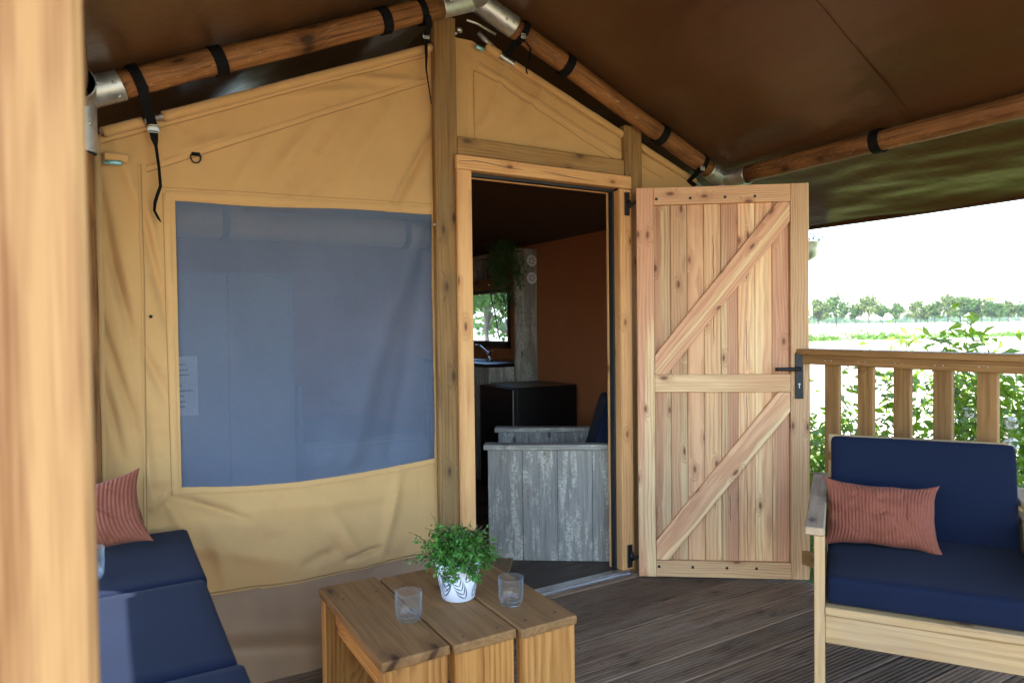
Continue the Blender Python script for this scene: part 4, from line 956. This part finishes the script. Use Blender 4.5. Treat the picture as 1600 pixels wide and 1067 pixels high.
# ================================================================== RAILING
rl = thing('railing', 'brown wooden slat railing along the right side of the deck', 'railing', (3.0, 1.5, 0))
box('cap_rail', -.045, .075, -.74, 1.16, 1.140, 1.170, 'rail', rl, 'Y', .004)
box('upper_rail', -.024, -.0015, -.74, 1.14, 1.094, 1.1395, 'rail', rl, 'Y', .003); box('lower_rail', -.024, -.0015, -.74, 1.14, .09, .16, 'rail', rl, 'Y', .003)
sl = bm_mesh(box_bm(1.09, .075, .024, .003), 'slat')
for k in range(11):
    y = .596+.173-.0375-.1692*(k-0)+.173*0-.0
    y = (2.096-.0375+.1692)-.1692*k-1.5
    board('slat', (.012, y, .048), (.012, y, 1.138), .075, .024, (-1, 0, 0), 'rail', rl, me=sl)
    for dy in (-.016, .016):
        if 0 < k < 9: link('screw', lathe([(0, 0), (.0035, 0), (.003, .0008), (0, .0006)], 8, 'screw'), 'brass', rl).matrix_basis = Matrix.Translation((-.0242, y+dy, 1.115)) @ Matrix.Rotation(-math.pi/2, 4, 'Y')
box('railing_post', .03, .10, -.75, -.68, -.3, 1.139, 'rail', rl, 'Z'); box('railing_post', .03, .10, 1.06, 1.13, -.3, 1.139, 'rail', rl, 'Z')

# hanging zinc planter outside, half behind the door
zb = thing('hanging_planter', 'round zinc hanging planter with sprigs peeking out behind the door', 'planter', (3.66, 2.70, 1.67))
link('bowl', lathe([(0, 0), (.04, .004), (.075, .025), (.098, .065), (.104, .11), (.107, .113), (.102, .113), (.095, .068), (.07, .03), (0, .012)], 32, 'bowl'), 'galv', zb)
link('hook', tube_mesh([(0, .1, .11), (0, .06, .17), (0, 0, .205)], .002, 6), 'galv', zb); link('hook', tube_mesh([(0, -.1, .11), (0, -.06, .17), (0, 0, .205)], .002, 6), 'galv', zb)
pts = np.random.normal(size=(160, 3))*np.array([.055, .055, .018])+np.array([0, 0, .135]); link('foliage', leaves_mesh(pts, np.random.normal(size=(160, 3)), np.random.uniform(.015, .03, 160), .4, 'foliage'), 'leaf_hang', zb)['kind'] = 'stuff'

# ================================================================== VEGETATION
def shrub(loc, h, rad, n, label, leafsize=.085, flowers=0, seed=0):
    rs = np.random.RandomState(seed); t = thing('garden_shrub', label, 'shrub', (loc[0], loc[1], GZ), group='shrubs outside the railing')
    stems = []; pts = []; nor = []
    ns = max(6, int(rad*26))
    for k in range(ns):
        a = rs.uniform(0, 6.28); lean = rs.uniform(.1, 1)*rad; hh = h*rs.uniform(.6, 1.0)*(1-.25*lean/rad)
        P_ = [Vector((math.cos(a)*(.08+lean*t_**1.3)+.02*rs.normal(), math.sin(a)*(.08+lean*t_**1.3)+.02*rs.normal(), hh*t_)) for t_ in np.linspace(0, 1, 8)]
        stems.append((P_, list(np.linspace(.007, .002, 8)), 5))
        for _ in range(n//ns):
            i = rs.uniform(.8, 7); q = P_[int(i)].lerp(P_[min(7, int(i)+1)], i-int(i)); o_ = Vector(rs.normal(size=3)*.075)
            pts.append(q+o_); nor.append(Vector(rs.normal(size=3)*.55)+o_*2+Vector((0, 0, .75)))
    pts = np.array([tuple(p) for p in pts]); nor = np.array([tuple(p) for p in nor])
    link('foliage', leaves_mesh(pts, nor, rs.uniform(.6, 1.15, len(pts))*leafsize, .42, 'foliage'), 'leaf_shrub', t); link('stems', tubes_joined(stems, 'stems'), 'stem', t)
    for k in range(flowers):
        c_ = Vector((rs.uniform(-.6, .1)*rad, rs.uniform(-.6, .6)*rad, h*rs.uniform(.45, .75)))
        pf = np.array([tuple(c_+Vector(rs.normal(size=3)).normalized()*.03) for _ in range(60)]); link('flower', leaves_mesh(pf, pf-np.array(c_), np.full(60, .022), .9, 'flower'), 'petal', t)
shrub((4.45, 3.05), 1.40, .45, 1500, 'loose leafy shrub outside the railing, nearest the door edge', seed=1)
shrub((4.35, 2.60), 1.74, .40, 1700, 'slender leafy shrub with tips above the rail, second from the door', seed=2)
shrub((4.40, 2.20), 1.76, .42, 1700, 'leafy shrub behind the middle railing slats', seed=3)
shrub((4.05, 1.74), 1.92, .42, 3000, 'tall dense shrub with white blossoms rising above the rail at right', flowers=5, seed=4)
shrub((4.9, 1.2), 1.5, .5, 600, 'leafy shrub beyond the right end of the railing view', seed=5)
shrub((4.6, 3.75), 1.1, .4, 350, 'low leafy shrub behind the open door', seed=6)

def tree(x, y, h, hw, label, mat, seed, group='tree row across the field', trunk=.32, n=2000, gz=GZ):
    rs = np.random.RandomState(seed); t = thing('field_tree', label, 'tree', (x, y, gz), group=group)
    ht = h*trunk; stems = [([(0, 0, 0), (.03*h*rs.normal()*.3, 0, ht*.6), (0, 0, ht), (.02*h*rs.normal(), .02*h*rs.normal(), h*.75)], [.022*h, .018*h, .015*h, .004*h], 8)]
    blobs = []
    for k in range(11):
        a = rs.uniform(0, 6.28); rr = hw*rs.uniform(.25, .72); zz = rs.uniform(ht*1.05, h*.86); sh_ = 1-.55*max(0, (zz-h*.6)/(h*.4)); c_ = np.array([math.cos(a)*rr*sh_, math.sin(a)*rr*sh_, zz]); blobs.append((c_, hw*rs.uniform(.30, .5)))
        stems.append(([(0, 0, ht*rs.uniform(.7, 1.1)), tuple(c_*.5+np.array([0, 0, ht*.45])), tuple(c_)], [.009*h, .005*h, .002*h], 5))
    blobs.append((np.array([0, 0, h*.86]), hw*.42)); blobs.append((np.array([0, 0, h*.62]), hw*.55))
    pts = []; nor = []
    for c_, r_ in blobs:
        m = int(n/len(blobs)); d = rs.normal(size=(m, 3)); d /= np.linalg.norm(d, axis=1)[:, None]; rad = r_*rs.uniform(.35, 1.08, (m, 1))**.6
        pts.append(c_+d*rad*np.array([1, 1, .85])); nor.append(d+rs.normal(size=(m, 3))*.5+np.array([0, 0, .4]))
    pts = np.concatenate(pts); nor = np.concatenate(nor)
    link('crown', leaves_mesh(pts, nor, rs.uniform(.5, 1.2, len(pts))*h*.062, .8, 'crown'), mat, t); link('trunk', tubes_joined(stems, 'trunk'), 'bark', t)
TR = [(1200, 470, 15), (1225, 466, 18), (1250, 472, 13), (1279, 468, 17), (1307, 459, 23), (1337, 476, 11), (1358, 465, 21), (1379, 478, 12), (1400, 475, 15), (1432, 473, 18), (1450, 479, 10), (1461, 473, 11), (1481, 465, 20), (1501, 467, 15), (1517, 470, 14), (1534, 469, 15), (1550, 475, 12), (1562, 477, 10), (1576, 473, 13), (1596, 475, 13), (1622, 470, 15), (1650, 468, 16), (1685, 471, 15)]
ORD = ['first', 'second', 'third', 'fourth', 'fifth', 'sixth', 'seventh', 'eighth', 'ninth', 'tenth', 'eleventh', 'twelfth', 'thirteenth', 'fourteenth', 'fifteenth', 'sixteenth', 'seventeenth', 'eighteenth', 'nineteenth', 'twentieth']
for i, (px, ty, hw) in enumerate(TR):
    dd = 197+random.uniform(-5, 5); a = YAW+math.atan((px-800)/1073); rad = dd/math.cos(a-YAW)
    lab = ('tree of the far row across the field, %s from the door edge' % ORD[i-3]) if 3 <= i < 20 else ('far row tree hidden behind the open door, %s from the latch' % ORD[2-i] if i < 3 else 'far row tree beyond the right of the view, %s out' % ORD[i-20])
    tree(math.sin(a)*rad, math.cos(a)*rad, (511-ty)/1073*dd*1.13, hw/1073*dd*1.15, lab, 'leaf_tree2' if i % 3 == 0 else 'leaf_tree', 100+i, trunk=.34 if hw > 14 else .40)
for i, (x, y, h, hw) in enumerate(((15, 30, 6.5, 2.6), (19.5, 36, 7.5, 3), (24, 41, 7, 3))):
    tree(x, y, h, hw, 'garden tree behind the tent seen through the kitchen window, %s one' % ('left', 'middle', 'right')[i], 'leaf_tree', 300+i, 'trees behind the tent', .2, 900)

# weeds along a ditch in the field, meadow grass, far hedge: uncountable
def scatter(name, label, cat, P_, size, mat, aspect=.25):
    nor = np.random.normal(size=P_.shape)*np.array([1, 1, .3]); me = leaves_mesh(P_, nor, size, aspect, name); o = link(name, me, mat, None, 'stuff'); return tag(o, label, cat)
n = 5200; t_ = np.random.rand(n); t_ = t_[(np.sin(t_*31)+np.sin(t_*67+1)) > -.35]; n = len(t_); c_ = np.random.normal(size=n)
A0 = np.array([43., 40., GZ]); A1 = np.array([84., 33., GZ])
P_ = A0+(A1-A0)*t_[:, None]+np.stack([c_*.9, np.random.normal(size=n)*.9, np.abs(np.random.normal(size=n))*.24*(.5+np.sin(t_*37)**2)], 1)
scatter('ditch_weeds', 'strip of green weeds crossing the pale field', 'weeds', P_, np.random.uniform(.2, .5, n), 'blade', .4)
n = 26000; gx = 3.1+np.random.rand(n)**1.3*4.2; gy = np.random.uniform(-.5, 8, n)
hgt = np.random.uniform(.05, .16, n); V = np.empty((n, 3, 3)); an = np.random.rand(n)*6.28
V[:, 0] = np.stack([gx-.004*np.cos(an), gy-.004*np.sin(an), np.full(n, GZ)], 1); V[:, 1] = np.stack([gx+.004*np.cos(an), gy+.004*np.sin(an), np.full(n, GZ)], 1)
V[:, 2] = np.stack([gx+np.random.normal(size=n)*.04, gy+np.random.normal(size=n)*.04, GZ+hgt], 1)
me = bpy.data.meshes.new('meadow_grass'); me.from_pydata(V.reshape(-1, 3).tolist(), [], np.arange(3*n).reshape(-1, 3).tolist()); me.update()
o = link('meadow_grass', me, 'blade', None, 'stuff'); tag(o, 'green meadow grass beyond the railing', 'grass')
n = 9000; az_ = np.radians(np.random.uniform(0, 85, n)); rr = np.random.uniform(640, 700, n)/np.cos(az_-YAW)
P_ = np.stack([np.sin(az_)*rr, np.cos(az_)*rr, GZ+np.abs(np.random.rand(n))*(5+3*np.sin(az_*60)+2*np.sin(az_*23))], 1)
scatter('far_hedge', 'distant bluish hedge line on the horizon', 'hedge', P_, np.random.uniform(2.5, 5, n), 'leaf_tree', .8)

# summer haze
hm = bpy.data.materials.new('haze'); hm.use_nodes = True; hm.node_tree.nodes.remove(hm.node_tree.nodes['Principled BSDF'])
hv = hm.node_tree.nodes.new('ShaderNodeVolumePrincipled'); hv.inputs['Density'].default_value = .00022; hv.inputs['Color'].default_value = (.80, .89, 1, 1); hv.inputs['Anisotropy'].default_value = .2
hm.node_tree.links.new(hv.outputs[0], hm.node_tree.nodes['Material Output'].inputs['Volume'])
bm = bmesh.new(); bmesh.ops.create_cube(bm, size=1); bmesh.ops.scale(bm, vec=(3020, 3020, 15.4), verts=bm.verts); bmesh.ops.translate(bm, vec=(0, 0, 6.3), verts=bm.verts)
o = link('haze', bm_mesh(bm, 'haze'), hm, None, 'stuff'); tag(o, 'thin bluish summer haze over the distant field', 'haze')

# put every container at the base of its thing
bpy.context.view_layer.update()
for o in list(COL.objects):
    if o.type == 'EMPTY' and o.parent is None and o.location.length < 1e-6 and o.children:
        lo = Vector((1e9,)*3); hi = -lo
        for c in o.children:
            for b in c.bound_box:
                q = c.matrix_basis @ Vector(b)
                for k in range(3): lo[k] = min(lo[k], q[k]); hi[k] = max(hi[k], q[k])
        base = Vector(((lo.x+hi.x)/2, (lo.y+hi.y)/2, lo.z)); o.location = base
        for c in o.children: c.matrix_basis = Matrix.Translation(-base) @ c.matrix_basis
